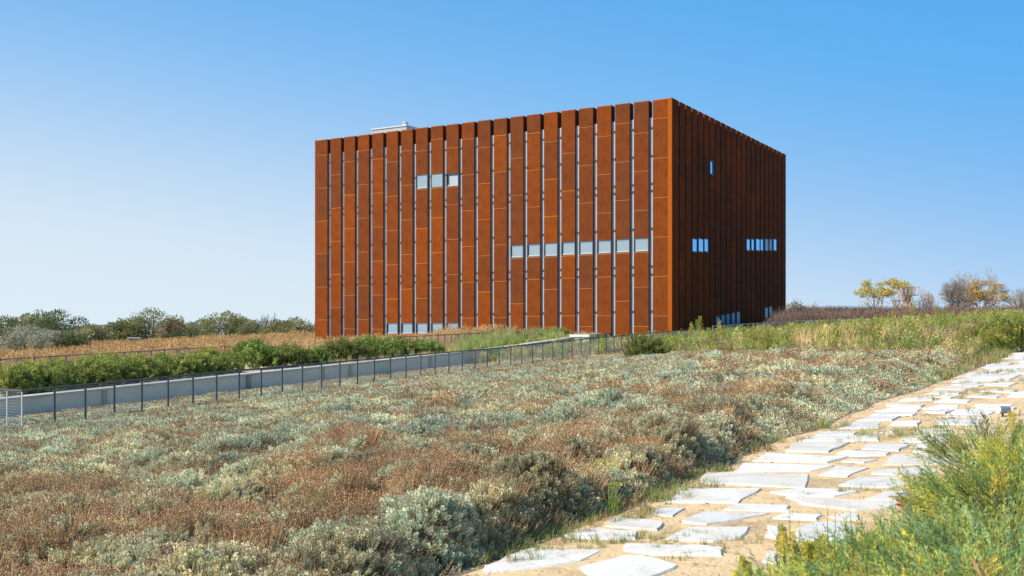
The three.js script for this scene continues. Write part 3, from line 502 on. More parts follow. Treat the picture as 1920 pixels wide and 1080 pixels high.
// ---------------------------------------------------------------- tall weeds beyond the bed, right of the fence
const GR = [col(0.24, 0.31, 0.085), col(0.30, 0.36, 0.10), col(0.18, 0.25, 0.07)], GOLD = [col(0.44, 0.40, 0.09), col(0.36, 0.38, 0.09), col(0.47, 0.40, 0.14)], ROSE = [col(0.38, 0.25, 0.17), col(0.30, 0.19, 0.14), col(0.46, 0.33, 0.19)], TAN = [col(0.62, 0.45, 0.19), col(0.55, 0.39, 0.17), col(0.68, 0.50, 0.23)];
{
  const weedLine = (px) => { const A = [1000, 1100, 1200, 1260, 1310, 1480, 1600, 1800, 1920, 2100], B = [642, 634, 617, 608, 600, 599, 597, 590, 582, 575]; for (let i = 0; i < 9; i++) if (px < A[i + 1]) return lerp(B[i], B[i + 1], clamp((px - A[i]) / (A[i + 1] - A[i]))); return 575; };   // how tall they stand against the building and the skyline
  const r = rng(9), L = Array.from({ length: 7 }, () => []);
  for (let s = 26; s < 86; s += 0.36) for (let t = -16; t < 33.4; t += 0.36) {
    const S = s + r() * 0.36, T = t + r() * 0.36, k = r(), k2 = r(), k3 = r(), k4 = r(), turn = r() * 6.283, [X, Z] = XZ(S, T);
    if (!inView(X, Z, 0.09) || Z > 79 || S < bedEnd(T) + 0.3) continue;
    if (T < 5.2 - 0.5 * smooth(18, 30, S) && T > 0.6) continue;          // the path
    if (T <= 0.6 && S < 30) continue;
    if (S > 70.5 && T > 28.4) continue;                                    // the building
    const zoneT = smooth(1.5, 0.8, Math.hypot((X - 12.3) / 1.35, (Z - 41.5) / 4)), zoneR = smooth(1.4, 0.8, Math.hypot((X - 16.3) / 2.7, (Z - 42) / 6.5)); if (k > Math.max(zoneT, zoneR, Z < 48 ? 0.8 : 0.6)) continue;
    const front = smooth(11, 3, S - bedEnd(T)), nA = fbm(S * 0.22, T * 0.22, 80), nB = fbm(S * 0.35, T * 0.35, 81), h = ground(X, Z), ed = smooth(0, 2.5, S - bedEnd(T)) * (T > 0 ? smooth(4.6, 7.5, T) * 0.55 + 0.45 : 1);
    const sc = (0.65 + 0.5 * k3 + (k3 > 0.9 ? 0.45 : 0)) * (0.5 + 0.5 * ed) * (0.95 + 0.25 * smooth(45, 70, Z)), n = _v.set((r() - 0.5) * 0.25, 1, (r() - 0.5) * 0.25).normalize().clone(), room = ((HY - weedLine(CX + F * X / Z)) / F * Z - h) / 0.9, M = mat4(V(X, h - 0.03, Z), n, turn, sc * 0.6 + 0.4 * Math.min(sc, clamp(room, 0.2, 1)), Math.min(sc, clamp(room, 0.22, 1.1) * (1 + 0.2 * zoneT) * (k3 > 0.9 ? 1.2 : 0.65 + 0.4 * k3))), g = 0.7 + 0.6 * k4, c = [g, g, g];
    const pTan = 0.05 + 0.78 * zoneT, pHaze = (0.12 + 0.45 * front * smooth(0.30, 0.52, nA) + 0.55 * zoneR) * (1 - zoneT);
    if (k2 < pTan) L[6].push([M, c]); else if (k2 < pTan + pHaze) L[4 + (k4 < 0.5 ? 0 : 1)].push([M, c]); else L[Math.floor(k4 * 3.99)].push([M, c]);
  }
  const w = thing('weed_meadow', 'band of tall mixed yellow-green and brown weeds between shrub bed and building', 'weeds'); w.userData.kind = 'stuff';
  const P = [goldenrod(200, 6, 0.22, 0.95, GR[0], GOLD[0], 0.10, 0.022), goldenrod(201, 6, 0.24, 0.85, GR[1], GOLD[1], 0.11, 0.024), goldenrod(202, 7, 0.26, 0.8, GR[1], GR[1], 0.12, 0.026), goldenrod(203, 6, 0.24, 0.75, GR[2], GOLD[2], 0.10, 0.024), haze(204, 30, 0.34, 0.7, ROSE), haze(205, 34, 0.38, 0.6, [ROSE[2], TAN[1]]), blades(206, 52, 0.18, 0.9, 0.02, [TAN[0], [0.70, 0.50, 0.17], TAN[2]], 0.45)];
  P.forEach((p, i) => L[i].length && copies(i < 4 ? 'leafy_stalks' : 'dry_stalks', p, i < 4 ? LEAF : DRY, L[i], w));
  console.log('weeds', L.map((l) => l.length));
}
// dry grass with orange seed heads on the far side of the upper bed and before the building
{
  const r = rng(13), L = [[], []];
  for (let s = 30; s < 92; s += 0.4) for (let t = 41; t < 92; t += 0.4) {
    const S = s + r() * 0.4, T = t + r() * 0.4, k = r(), k2 = r(), turn = r() * 6.283, k3 = r(), [X, Z] = XZ(S, T);
    if (!inView(X, Z, 0.08) || (S > 71.6 && T < 61.6) || k > 0.62) continue;
    if (T < 54 && S < 50 + 6 * vnoise(T, 3, 90)) continue;
    const M = mat4(V(X, ground(X, Z) - 0.05, Z), _v.set((r() - 0.5) * 0.2, 1, (r() - 0.5) * 0.2).normalize().clone(), turn, (0.6 + 0.5 * k2) * (S > 58 && T < 62 ? (X > -5.5 && X < 1 ? 0.85 : 0.55) : 0.92)), g = 0.8 + 0.4 * k3; L[k2 < 0.5 ? 0 : 1].push([M, [g, g * (0.95 + 0.1 * k), g]]);
  }
  const reed = (seed) => { const q = rng(seed), S = new Soup(); for (let i = 0; i < 13; i++) { const a = q() * 6.283, d = Math.sqrt(q()) * 0.3, h = 0.8 + 0.5 * q(), b = [Math.cos(a) * d, 0, Math.sin(a) * d], e = [b[0] * 1.5, h, b[2] * 1.5], c = vary(TAN[i % 3], 0.2, q); S.stem(b, e, 0.007, 0.004, vary([0.52, 0.37, 0.19], 0.3, q)); for (let k = 0; k < 9; k++) { const t = q() * 6.283; S.leaf([e[0] + (q() - 0.5) * 0.05, h - 0.2 * q(), e[2] + (q() - 0.5) * 0.05], [Math.cos(t), 0.9 - q(), Math.sin(t)], 0.09, 0.03, vary([0.56, 0.35, 0.14], 0.4, q), q); } for (let k = 0; k < 3; k++) { const t = q() * 6.283; S.leaf([lerp(b[0], e[0], 0.4), h * (0.2 + 0.4 * q()), lerp(b[2], e[2], 0.4)], [Math.cos(t), 0.9, Math.sin(t)], 0.28, 0.016, c, q); } } return S; };
  const w = thing('dry_grass_field', 'field of tan dry grass with orange seed heads left of and before the building', 'dry grass'); w.userData.kind = 'stuff';
  L.forEach((l, i) => copies('dry_stalks', reed(300 + i), DRY, l, w)); console.log('reeds', L.map((l) => l.length));
}
// fresh grass on the upper bed before the building, low weeds along the wall
{
  const r = rng(17), L = [[], [], []];
  for (let s = 30; s < 71; s += 0.22) for (let t = 34.6; t < 43; t += 0.22) {
    const S = s + r() * 0.22, T = t + r() * 0.22, k = r(), k2 = r(), k3 = r(), turn = r() * 6.283, [X, Z] = XZ(S, T), px = CX + F * X / Z; if (!inView(X, Z, 0.03)) continue;
    const lush = smooth(830, 880, px) * smooth(1075, 1040, px) * (0.25 + 0.75 * smooth(0.35, 0.6, fbm(S * 0.9, T * 0.9, 91))), dens = 0.10 + 0.75 * lush + 0.35 * smooth(560, 600, px) * smooth(34.6, 35.5, T); if (k > dens) continue;
    const sc = (0.26 + 0.42 * lush * (0.6 + 0.4 * smooth(34.4, 37, T)) + 0.12 * smooth(560, 620, px)) * (0.7 + 0.6 * k2), M = mat4(V(X, ground(X, Z) - 0.02, Z), UP3, turn, sc), g = 0.8 + 0.4 * k3;
    L[k2 < 0.62 * lush + 0.25 ? 0 : k2 < 0.86 ? 1 : 2].push([M, [g, g, g]]);
  }
  const w = thing('upper_grass', 'fresh green and straw grass on the raised bed behind the concrete wall', 'grass'); w.userData.kind = 'stuff';
  copies('blades', blades(310, 40, 0.16, 0.9, 0.018, [col(0.27, 0.40, 0.09), col(0.34, 0.45, 0.11), col(0.22, 0.34, 0.07)], 0.45), LEAF, L[0], w); copies('blades', blades(311, 34, 0.18, 0.7, 0.016, TAN, 0.7), DRY, L[1], w); copies('stalks', haze(312, 22, 0.25, 0.8, [ROSE[2], GR[1]]), DRY, L[2], w);
}

// ---------------------------------------------------------------- bushes one can tell apart
function bush(name, label, category, [X, Z], height, width, group, sprig, nS, tint, matl, depth, lobes = 7) { // dome of sprigs over twigs
  const r = rng(Math.round(X * 131 + Z * 977) + 7), o = thing(name, label, category, [X, ground(X, Z) + EYE - 0.03, -Z], 0, group), S = new Soup(), W = new Soup(), D = depth || width;
  const lobe = Array.from({ length: lobes }, (_, i) => [i ? (r() - 0.5) * width * 0.62 : 0, i ? (r() - 0.5) * D * 0.62 : 0, (i ? 0.55 + 0.45 * r() : 1) * height, (0.24 + 0.14 * r()) * width, 0.85 + 0.3 * r()]);
  for (let i = 0; i < nS; i++) {
    const l = lobe[i % lobes], a = r() * 6.283, q = Math.sqrt(r()), rr = q * l[3], y = l[2] * (0.06 + 0.76 * Math.sqrt(Math.max(0, 1 - q * q))) * (0.55 + 0.47 * Math.sqrt(r())), d = _v.set(Math.cos(a) * q * 0.9, 0.75, Math.sin(a) * q * 0.9).normalize().clone(), g = l[4] * (0.8 + 0.4 * r());
    S.add(sprig[i % sprig.length], mat4(new THREE.Vector3(l[0] + Math.cos(a) * rr, Math.max(0.01, y - 0.1), l[1] + Math.sin(a) * rr * D / width), d, r() * 6.283, 0.75 + 0.5 * r()), [tint[0] * g, tint[1] * g, tint[2] * g]);
  }
  for (let i = 0; i < 26; i++) { const l = lobe[i % lobes], a = r() * 6.283; W.stem([l[0] * 0.3, 0, l[1] * 0.3], [l[0] + Math.cos(a) * l[3] * 0.7, l[2] * (0.5 + 0.3 * r()), l[1] + Math.sin(a) * l[3] * 0.7], 0.012, 0.004, [0.12, 0.085, 0.05]); }
  part('stems', W.geo(), DRY, o); part('foliage', S.geo(), matl || LEAF, o); return o;
}
const ROSEM = [0, 1, 2].map((i) => { const r = rng(400 + i), S = new Soup(), c = [col(0.19, 0.24, 0.07), col(0.27, 0.31, 0.08), col(0.36, 0.36, 0.10)][i]; for (let k = 0; k < 5; k++) { const a = r() * 6.283, e = [Math.cos(a) * 0.09, 0.26 + 0.1 * r(), Math.sin(a) * 0.09]; for (let j = 0; j < 8; j++) { const f = (j + r()) / 8, t = r() * 6.283; S.leaf([e[0] * f, e[1] * f, e[2] * f], [Math.cos(t), 0.8, Math.sin(t)], 0.10, 0.032, vary(c, 0.3, r), r); } } return S; });
const LEAFY = [0, 1, 2].map((i) => { const r = rng(420 + i), S = new Soup(), c = [col(0.23, 0.285, 0.075), col(0.31, 0.35, 0.095), col(0.17, 0.22, 0.06)][i]; for (let k = 0; k < 4; k++) { const a = r() * 6.283, e = [Math.cos(a) * 0.14, 0.24 + 0.12 * r(), Math.sin(a) * 0.14]; for (let j = 0; j < 10; j++) { const f = (j + r()) / 10, t = r() * 6.283; S.leaf([e[0] * f, e[1] * f, e[2] * f], [Math.cos(t), 0.5 + 0.5 * r(), Math.sin(t)], 0.11, 0.038, vary(c, 0.25, r), r); } } return S; });
{
  const nth = ['first', 'second', 'third', 'fourth', 'fifth', 'sixth', 'seventh', 'eighth', 'ninth', 'tenth', 'eleventh', 'twelfth'];
  // [middle, width, top row, t]
  const hedge = [[18, 62, 684, 35.9], [70, 66, 680, 36], [122, 60, 681, 36.3], [172, 58, 672, 36.2], [216, 54, 672, 36.4], [262, 54, 668, 36.3], [306, 54, 668, 36.5], [345, 50, 664, 36.4], [378, 42, 662, 36.6], [412, 40, 664, 36.5]];
  hedge.forEach(([px, w, top, t], i) => { const [X, Z] = onT(px, t), g = ground(X, Z); bush('clipped_bush', `${nth[i]} dark green fine-leaved bush from the left, front row behind the concrete wall`, 'bush', [X, Z], (HY - top) / F * Z - g + 0.08, w / F * Z * 1.25, 'dark green bushes behind the concrete wall', ROSEM, 420, [1.15, 1.12, 1]); });
  const back = [[50, 60, 676, 38.6], [110, 60, 672, 38.8], [165, 60, 662, 38.8], [205, 46, 660, 39], [252, 50, 664, 38.8], [300, 46, 661, 39], [396, 40, 652, 39]];
  back.forEach(([px, w, top, t], i) => { const [X, Z] = onT(px, t), g = ground(X, Z); bush('clipped_bush', `${nth[i]} dark green bush from the left in the rear row touching the thin far fence`, 'bush', [X, Z], (HY - top) / F * Z - g + 0.08, w / F * Z * 1.2, 'dark green bushes behind the concrete wall', ROSEM, 330, [1.2, 1.15, 0.95]); });
  const leafy = [[478, 78, 632, 37.2, 'bright green leafy shrub at the end of the far fence, left of the building'], [536, 76, 643, 36.7, 'olive green shrub with dry stems between the two tall leafy shrubs'], [592, 50, 652, 36.4, 'low sparse shrub below the left corner of the building'], [640, 66, 634, 37.2, 'leafy shrub in front of the leftmost strips of the building'], [692, 80, 627, 37.3, 'tall leafy shrub in front of the low windows, left end'], [745, 70, 628, 37.2, 'leafy shrub below the middle low windows of the building'], [786, 54, 640, 36.8, 'small leafy shrub at the right end of the shrub row behind the wall']];
  leafy.forEach(([px, w, top, t, label], i) => { const [X, Z] = onT(px, t), g = ground(X, Z); bush('leafy_shrub', label, 'shrub', [X, Z], (HY - top) / F * Z - g + 0.12, w / F * Z * 1.25, 'leafy shrubs behind the concrete wall', LEAFY, i === 2 ? 220 : 430, i % 2 ? [1.05, 0.92, 0.95] : [1, 1.05, 0.9]); });
  const right = [[985, 46, 624, 37.5, 'dark leafy shrub in green grass before the middle strips of the building'], [1040, 38, 622, 37.2, 'rounded green shrub left of the pale stone block']];
  right.forEach(([px, w, top, t, label]) => { const [X, Z] = onT(px, t), g = ground(X, Z); bush('leafy_shrub', label, 'shrub', [X, Z], (HY - top) / F * Z - g + 0.12, w / F * Z * 1.25, null, LEAFY, 340, [0.85, 0.9, 0.85]); });
  const RAG = [0, 1, 2].map((i) => goldenrod(440 + i, 2, 0.10, 0.62, [GR[2], GR[0], GR[1]][i], [GR[0], GOLD[1], GOLD[0]][i], 0.10, 0.024, 24, 34));
  const field = [[1215, 54, 620, 47, 'dark green ragged bush standing where the mesh fence ends in the weeds', [0.7, 0.72, 0.8]], [1590, 40, 622, 43, 'dark green stalky bush inside the tan grass of the weed band', [0.62, 0.66, 0.8]], [1885, 56, 598, 37, 'tall dark weedy bush beside the far end of the stone path', [0.75, 0.78, 0.8]], [1925, 70, 596, 33, 'weedy green bush cut by the right edge beside the far path', [0.9, 0.9, 0.8]], [1835, 50, 628, 36.5, 'small green weedy bush left of the far end of the stone path', [1.0, 1.0, 0.8]]];
  field.forEach(([px, w, top, Z, label, tint]) => { const p = atZ(px, Z); bush('weedy_bush', label, 'bush', p, (HY - top) / F * Z - ground(...p) - 0.12, w / F * Z * 1.15, null, RAG, 170, tint); });
  const tall = [[1297, 590, 60, 'tallest yellow-green weed before the near corner of the building'], [1312, 594, 61, 'second tall yellow-green weed, right of the tallest at the building corner'], [1352, 600, 60, 'yellow-green weed standing apart below the dark side of the building'], [1712, 562, 62, 'tall yellow weed rising in front of the lookout platform'], [1765, 566, 60, 'tall yellow weed between the lookout and the amber-leaved tree'], [1672, 572, 62, 'tall yellow-green weed below the yellow tree']];
  tall.forEach(([px, top, Z, label], i) => { const [X, z] = atZ(px, Z), g = ground(X, z), o = thing('tall_weed', label, 'weed', [X, g + EYE - 0.03, -z]); part('stalks', goldenrod(460 + i, 4, 0.16, ((HY - top) / F * Z - g), GR[1], GOLD[i % 3], 0.12, 0.03, 34, 90).geo(), LEAF, o); });
}
// brown leafless vines heaped behind the right fence
{
  const r = rng(23), L = [[], []];
  for (let X = 13; X < 46; X += 0.42) for (let Z = 73.5; Z < 92; Z += 0.5) {
    const x = X + r() * 0.42, z = Z + r() * 0.5, k = r(), k2 = r(); if (!inView(x, z, 0.04) || (sOf(x, z) > 71 && tOf(x, z) > 28.3) || CX + F * x / z < 1392) continue;
    const top = (645 - (578 + 8 * (fbm(x * 0.4, z * 0.4, 95) - 0.5)) + 0) / F * z, g = ground(x, z), rise = smooth(1385, 1490, CX + F * x / z), h = Math.max(0.4, (top - g) * rise);
    L[k < 0.5 ? 0 : 1].push([mat4(V(x, g - 0.05, z), _v.set((r() - 0.5) * 0.6, 1, (r() - 0.5) * 0.6).normalize().clone(), k2 * 6.283, 0.9 + 0.3 * k2, h * (0.8 + 0.4 * k)), (() => { const q = 0.75 + 0.5 * k2; return [q, q, q]; })()]);
  }
  const vine = (seed) => haze(seed, 46, 0.5, 0.95, [col(0.21, 0.125, 0.10), col(0.16, 0.095, 0.085), col(0.31, 0.20, 0.13)], 6);
  const w = thing('bare_vine_thicket', 'purple-brown thicket of leafless vines along the skyline right of the building', 'thicket'); w.userData.kind = 'stuff';
  L.forEach((l, i) => copies('twigs', vine(320 + i), DRY, l, w));
}

// ---------------------------------------------------------------- trees
function branches(S, r, p, d, len, rad, depth, c, tips, spread = 0.6, up = 0.15) {
  const e = [p[0] + d[0] * len, p[1] + d[1] * len, p[2] + d[2] * len]; S.stem(p, e, rad, rad * 0.78, c, depth > 2 ? 6 : depth > 0 ? 4 : 3);
  if (depth === 0) { tips.push(e); return; }
  const n = depth > 3 ? 3 : 2 + (r() < 0.55 ? 1 : 0);
  for (let i = 0; i < n; i++) { const q = [d[0] + (r() - 0.5) * 2 * spread, d[1] + (r() - 0.5) * 2 * spread * 0.8 + up, d[2] + (r() - 0.5) * 2 * spread], L = Math.hypot(...q); branches(S, r, e, q.map((v) => v / L), len * (0.68 + 0.24 * r()), rad * 0.66, depth - 1, c, tips, spread, up); }
  if (depth < 3) tips.push(e);
}
function leafTree(name, label, px, top, wpx, Z, cols, seed, { leaf = 0.2, n = 5200, low = 0.04, clumps = 46 } = {}) {
  const [X, z] = atZ(px, Z), g = ground(X, z), H = (HY - top) / F * Z - g, R = wpx / F * Z / 2, r = rng(seed), o = thing(name, label, 'tree', [X, g + EYE - 0.05, -z]), S = new Soup(), C = new Soup(), balls = [];
  for (let i = 0; i < clumps; i++) { const a = r() * 6.283, q = Math.sqrt(r()), y = low + (0.90 - low) * Math.pow(r(), 0.75) * (1 - 0.2 * q * q), k = Math.sqrt(Math.max(0.3, 1 - Math.pow((y - 0.45) / 0.60, 2))); balls.push([Math.cos(a) * q * R * k * 0.92, y * H, Math.sin(a) * q * R * k * 0.92, (0.2 + 0.16 * r()) * Math.min(R, H * 0.8), vary(cols[Math.floor(r() * cols.length)], 0.22, r)]); }
  balls.push([(r() - 0.5) * R * 0.3, H * 0.80, 0, H * 0.2, vary(cols[0], 0.1, r)]);
  for (let i = 0; i < 5; i++) { const b = balls[i * 3 % balls.length]; const m = [b[0] * 0.35, b[1] * 0.45, b[2] * 0.35]; S.stem([(r() - 0.5) * 0.2, 0, (r() - 0.5) * 0.2], m, 0.11, 0.08, [0.10, 0.085, 0.07], 6); S.stem(m, b.slice(0, 3), 0.08, 0.02, [0.10, 0.085, 0.07], 5); }
  for (let i = 0; i < n; i++) { const b = balls[Math.floor(r() * balls.length)], a = r() * 6.283, u = r() * 2 - 1, q = Math.sqrt(1 - u * u), d = 0.45 + 0.6 * Math.sqrt(r()), p = [b[0] + Math.cos(a) * q * b[3] * d, b[1] + u * b[3] * d * 0.85, b[2] + Math.sin(a) * q * b[3] * d]; if (p[1] < 0.1) continue; C.leaf(p, [Math.cos(a) * q + (r() - 0.5), u + 0.5 + (r() - 0.5), Math.sin(a) * q + (r() - 0.5)], leaf * (0.7 + 0.7 * r()), leaf * 0.55, vary(b[4], 0.18, r), r); }
  part('trunk', S.geo(), DRY, o); part('crown', C.geo(), LEAF, o); return o;
}
const OLIVE = [col(0.31, 0.31, 0.16), col(0.40, 0.38, 0.21), col(0.23, 0.24, 0.11)], DARKG = [col(0.11, 0.145, 0.06), col(0.14, 0.17, 0.07), col(0.18, 0.19, 0.08)], MIDG = [col(0.24, 0.25, 0.10), col(0.31, 0.29, 0.12), col(0.19, 0.20, 0.09)], SILV = [col(0.46, 0.44, 0.31), col(0.36, 0.35, 0.24), col(0.25, 0.25, 0.17)], RUSTG = [col(0.28, 0.22, 0.12), col(0.23, 0.19, 0.10), col(0.32, 0.27, 0.15)];
{
  const T = [ // middle, top row, width, distance, colours, label
    [8, 592, 78, 104, DARKG, 'dark tree cut by the left edge of the photo'], [58, 588, 74, 116, OLIVE, 'grey-green tree behind the silver tree on the far left'], [104, 582, 86, 112, DARKG, 'tall rounded dark tree on the far left'], [48, 611, 92, 98, SILV, 'silver-leaved tree in front on the far left'], [92, 618, 60, 96, SILV, 'second lower silver-leaved tree, right of the front silver tree'], [128, 624, 54, 97, DARKG, 'low dark bush-like tree at the edge of the dry grass, far left'],
    [165, 611, 66, 112, OLIVE, 'low spreading grey-green tree left of the shed roof'], [208, 608, 64, 116, MIDG, 'low bushy tree behind the shed roof'], [246, 594, 54, 118, MIDG, 'olive green tree just right of the shed roof'], [288, 584, 84, 120, MIDG, 'tall broad tree with rounded yellow-green top, middle of the left skyline'], [322, 593, 52, 112, RUSTG, 'brownish thin tree right of the tall broad tree'], [352, 603, 40, 130, OLIVE, 'small pale tree in the gap of the left skyline'], [378, 601, 46, 124, OLIVE, 'blue-green tree left of the second tall crown'], [424, 587, 74, 120, MIDG, 'second tall crown of the left skyline'], [447, 589, 40, 124, DARKG, 'dark green crown overlapping the second tall crown'],
    [478, 599, 50, 118, OLIVE, 'low olive green tree left of the bare tree'], [520, 603, 54, 116, MIDG, 'low yellow-green tree below the bare tree'], [558, 600, 56, 112, OLIVE, 'low olive tree touching the left edge of the building'], [596, 604, 40, 114, MIDG, 'low tree half hidden by the left edge of the building'], [340, 626, 60, 104, DARKG, 'low dark thicket-like tree above the dry grass, middle left']];
  T.forEach(([px, top, w, Z, c, label], i) => leafTree(c === SILV || c === OLIVE ? 'olive_tree' : 'broadleaf_tree', label, px, top - 3, w * 1.28, Z, c, 500 + i, { n: w > 60 ? 7600 : 5200, leaf: c === SILV ? 0.16 : 0.18 }));
}
function bareTree(label, px, top, wpx, Z, seed, c, { depth = 5, leaves = 0, leafCol = GOLD[0], lo = 0, hi = 1, name = 'bare_tree', spread = 0.75, lx = 0, lw = 9, dome } = {}) {
  const [X, z] = atZ(px, Z), g = ground(X, z), H = (HY - top) / F * Z - g, r = rng(seed), o = thing(name, label, 'tree', [X, g + EYE - 0.05, -z]), S = new Soup(), tips = [];
  for (let i = 0; i < 4; i++) branches(S, r, [(r() - 0.5) * 0.3, 0, (r() - 0.5) * 0.3], (() => { const q = [(r() - 0.5) * 2, 1, (r() - 0.5) * 2], L = Math.hypot(...q); return q.map((v) => v / L); })(), 0.3, 0.032, depth, c, tips, spread, 0.05);
  let my = 0, mx = 0; for (let i = 0; i < S.p.length; i += 3) { my = Math.max(my, S.p[i + 1]); mx = Math.max(mx, Math.abs(S.p[i])); }
  const ky = H / my, kx = wpx / F * Z / 2 / mx, k = Math.sqrt(ky * kx), fix = (q) => { for (let i = 0; i < q.length; i += 3) { q[i] *= kx; q[i + 1] *= ky; q[i + 2] *= kx; } };
  fix(S.p); part('trunk', S.geo(), DRY, o);
  if (dome) { const C = new Soup(), [dx, y0, y1, dw, n, c2] = dome, u = Z / F, cy = (HY - (y0 + y1) / 2) * u - g, ry = (y1 - y0) / 2 * u, rx = dw / 2 * u, cl = Array.from({ length: 34 }, () => { const a = r() * 6.283, q = Math.sqrt(r()); return [dx * u + Math.cos(a) * q * rx, cy + ry * (r() * 1.7 - 0.8) * Math.sqrt(1 - q * q * 0.8), Math.sin(a) * q * rx]; }); for (let i = 0; i < n; i++) { const b = cl[i % 34], a = r() * 6.283; C.leaf([b[0] + (r() + r() - 1) * 0.7, b[1] + (r() + r() - 1) * 0.4, b[2] + (r() + r() - 1) * 0.7], [Math.cos(a), r() - 0.5, Math.sin(a)], 0.16 + 0.09 * r(), 0.11, vary(c2, 0.3, r), r); } part('leaves', C.geo(), LEAF, o); }
  if (leaves) { const C = new Soup(), pool = tips.filter((t) => { const y = t[1] / my, x = t[0] * kx; return y > lo && y < hi && Math.abs(x - lx) < lw; }); for (let i = 0; i < leaves && pool.length; i++) { const t = pool[Math.floor(r() * pool.length)], a = r() * 6.283; C.leaf([t[0] * kx + (r() - 0.5) * 0.9, t[1] * ky + (r() - 0.5) * 0.6, t[2] * kx + (r() - 0.5) * 0.9], [Math.cos(a), r() - 0.5, Math.sin(a)], 0.13 + 0.07 * r(), 0.085, vary(leafCol, 0.25, r), r); } part('leaves', C.geo(), LEAF, o); }
  return o;
}
{
  const GREY = [0.24, 0.20, 0.18], PALEB = [0.50, 0.40, 0.33];
  bareTree('leafless dark tree standing above the left skyline near the building', 505, 581, 44, 118, 601, [0.12, 0.11, 0.12], { depth: 6 });
  bareTree('yellow-leaved tree with bare lower branches right of the building', 1662, 522, 112, 134, 602, PALEB, { name: 'yellow_tree', depth: 5, dome: [-6, 522, 562, 98, 5600, [0.54, 0.45, 0.13]] });
  bareTree('sparse pinkish leafless tree right of the wooden lookout platform', 1735, 536, 62, 134, 603, PALEB, { depth: 6, leaves: 90, leafCol: [0.42, 0.28, 0.16] });
  bareTree('large bare tree with amber leaves in its lower crown on the right skyline', 1838, 500, 150, 124, 604, [0.42, 0.35, 0.31], { depth: 6, name: 'amber_tree', dome: [8, 526, 578, 116, 4600, [0.52, 0.37, 0.09]] });
  bareTree('dark twiggy tree rising left of the large amber-leaved tree', 1788, 512, 70, 122, 605, GREY, { depth: 6, leaves: 120, leafCol: [0.30, 0.20, 0.06] });
  bareTree('dark bare tree cut by the right edge of the photo', 1915, 535, 80, 118, 606, GREY, { depth: 6 });
  leafTree('broadleaf_tree', 'small brown-green tree beside the right edge of the building', 1492, 556, 44, 140, RUSTG, 607, { n: 1500, low: 0.2 });
  bareTree('small pale leafless tree between the building and the yellow tree', 1522, 562, 40, 140, 608, PALEB, { depth: 5, leaves: 120, leafCol: [0.36, 0.24, 0.14] });
  // white plumed grasses on the right skyline
  for (const [px, top, bot, label] of [[1878, 536, 580, 'tall white feathery grass plume beside the amber-leaved tree'], [1913, 554, 590, 'shorter white grass plume near the right edge']]) {
    const Z = 64, [X, z] = atZ(px, Z), g = ground(X, z), h = (HY - top) / F * Z - g, r = rng(px), o = thing('plume_grass', label, 'grass plume', [X, g + EYE, -z]), S = new Soup(), P = new Soup();
    S.stem([0, 0, 0], [-0.1, h * 0.75, 0], 0.012, 0.008, [0.45, 0.38, 0.2], 5); for (let i = 0; i < 260; i++) { const f = r(), a = r() * 6.283, w = 0.10 * Math.sin(Math.PI * Math.pow(f, 0.7)); P.leaf([-0.1 - 0.08 * f + Math.cos(a) * w * r(), h * (0.62 + 0.36 * f), Math.sin(a) * w * r()], [Math.cos(a) * 0.5, 1, Math.sin(a) * 0.5], 0.10, 0.022, vary([0.72, 0.62, 0.45], 0.12, r), r); }
    part('stem', S.geo(), DRY, o); part('plume', P.geo(), LEAF, o);
  }
}
// lookout platform between the trees on the right skyline, shed roof and flat roof on the left
{
  const Z = 130, [X, z] = atZ(1705, Z), g = ground(X, z), W = 34 / F * Z, deck = (HY - 554) / F * Z - g, rail = (HY - 541) / F * Z - g, wood = std(0.52, 0.30, 0.14, 0.9), o = thing('lookout_platform', 'small brown wooden lookout platform on a post between the bare trees', 'lookout', [X, g + EYE, -z]);
  part('mast', mergeGeometries([box(0.12, deck, 0.12, 0.1, deck / 2, 0), box(0.09, deck, 0.09, -0.15, deck / 2, -0.7), box(0.09, deck, 0.09, 0.3, deck / 2, -0.7)]), wood, o); part('deck', box(W, 0.08, 1.4, 0, deck + 0.06, -0.4), wood, o);
  for (const zz of [0.28, -1.08]) for (let i = 0; i < 5; i++) part('railing_post', box(0.05, rail - deck + 0.1, 0.07, -W / 2 + 0.05 + i * (W - 0.1) / 4, (rail + deck) / 2 + 0.1, zz), wood, o);
  for (const zz of [0.28, -1.08]) part('hand_rail', box(W + 0.1, 0.05, 0.07, 0, rail + 0.16, zz), wood, o);
  for (const [px, top, w, label, c] of [[252, 629, 24, 'small shed with grey sloping roof at the foot of the left trees', [0.35, 0.36, 0.40]], [508, 627, 28, 'low white flat-roofed hut under the bare tree on the left', [0.75, 0.76, 0.78]]]) {
    const Zs = 103, [x, zz] = atZ(px, Zs), gg = ground(x, zz), h = (HY - top) / F * Zs - gg, ww = w / F * Zs, s = thing('shed', label, 'shed', [x, gg + EYE, -zz]);
    part('wall', box(ww * 0.9, h - 0.3, 2, 0, (h - 0.3) / 2, -1), std(0.3, 0.25, 0.2), s); const rg = box(ww, 0.12, 2.5, 0, 0, -1); rg.rotateX(-0.1); part('roof', rg.translate(0, h - 0.24, 0), std(...c, 0.6), s);
  }
}
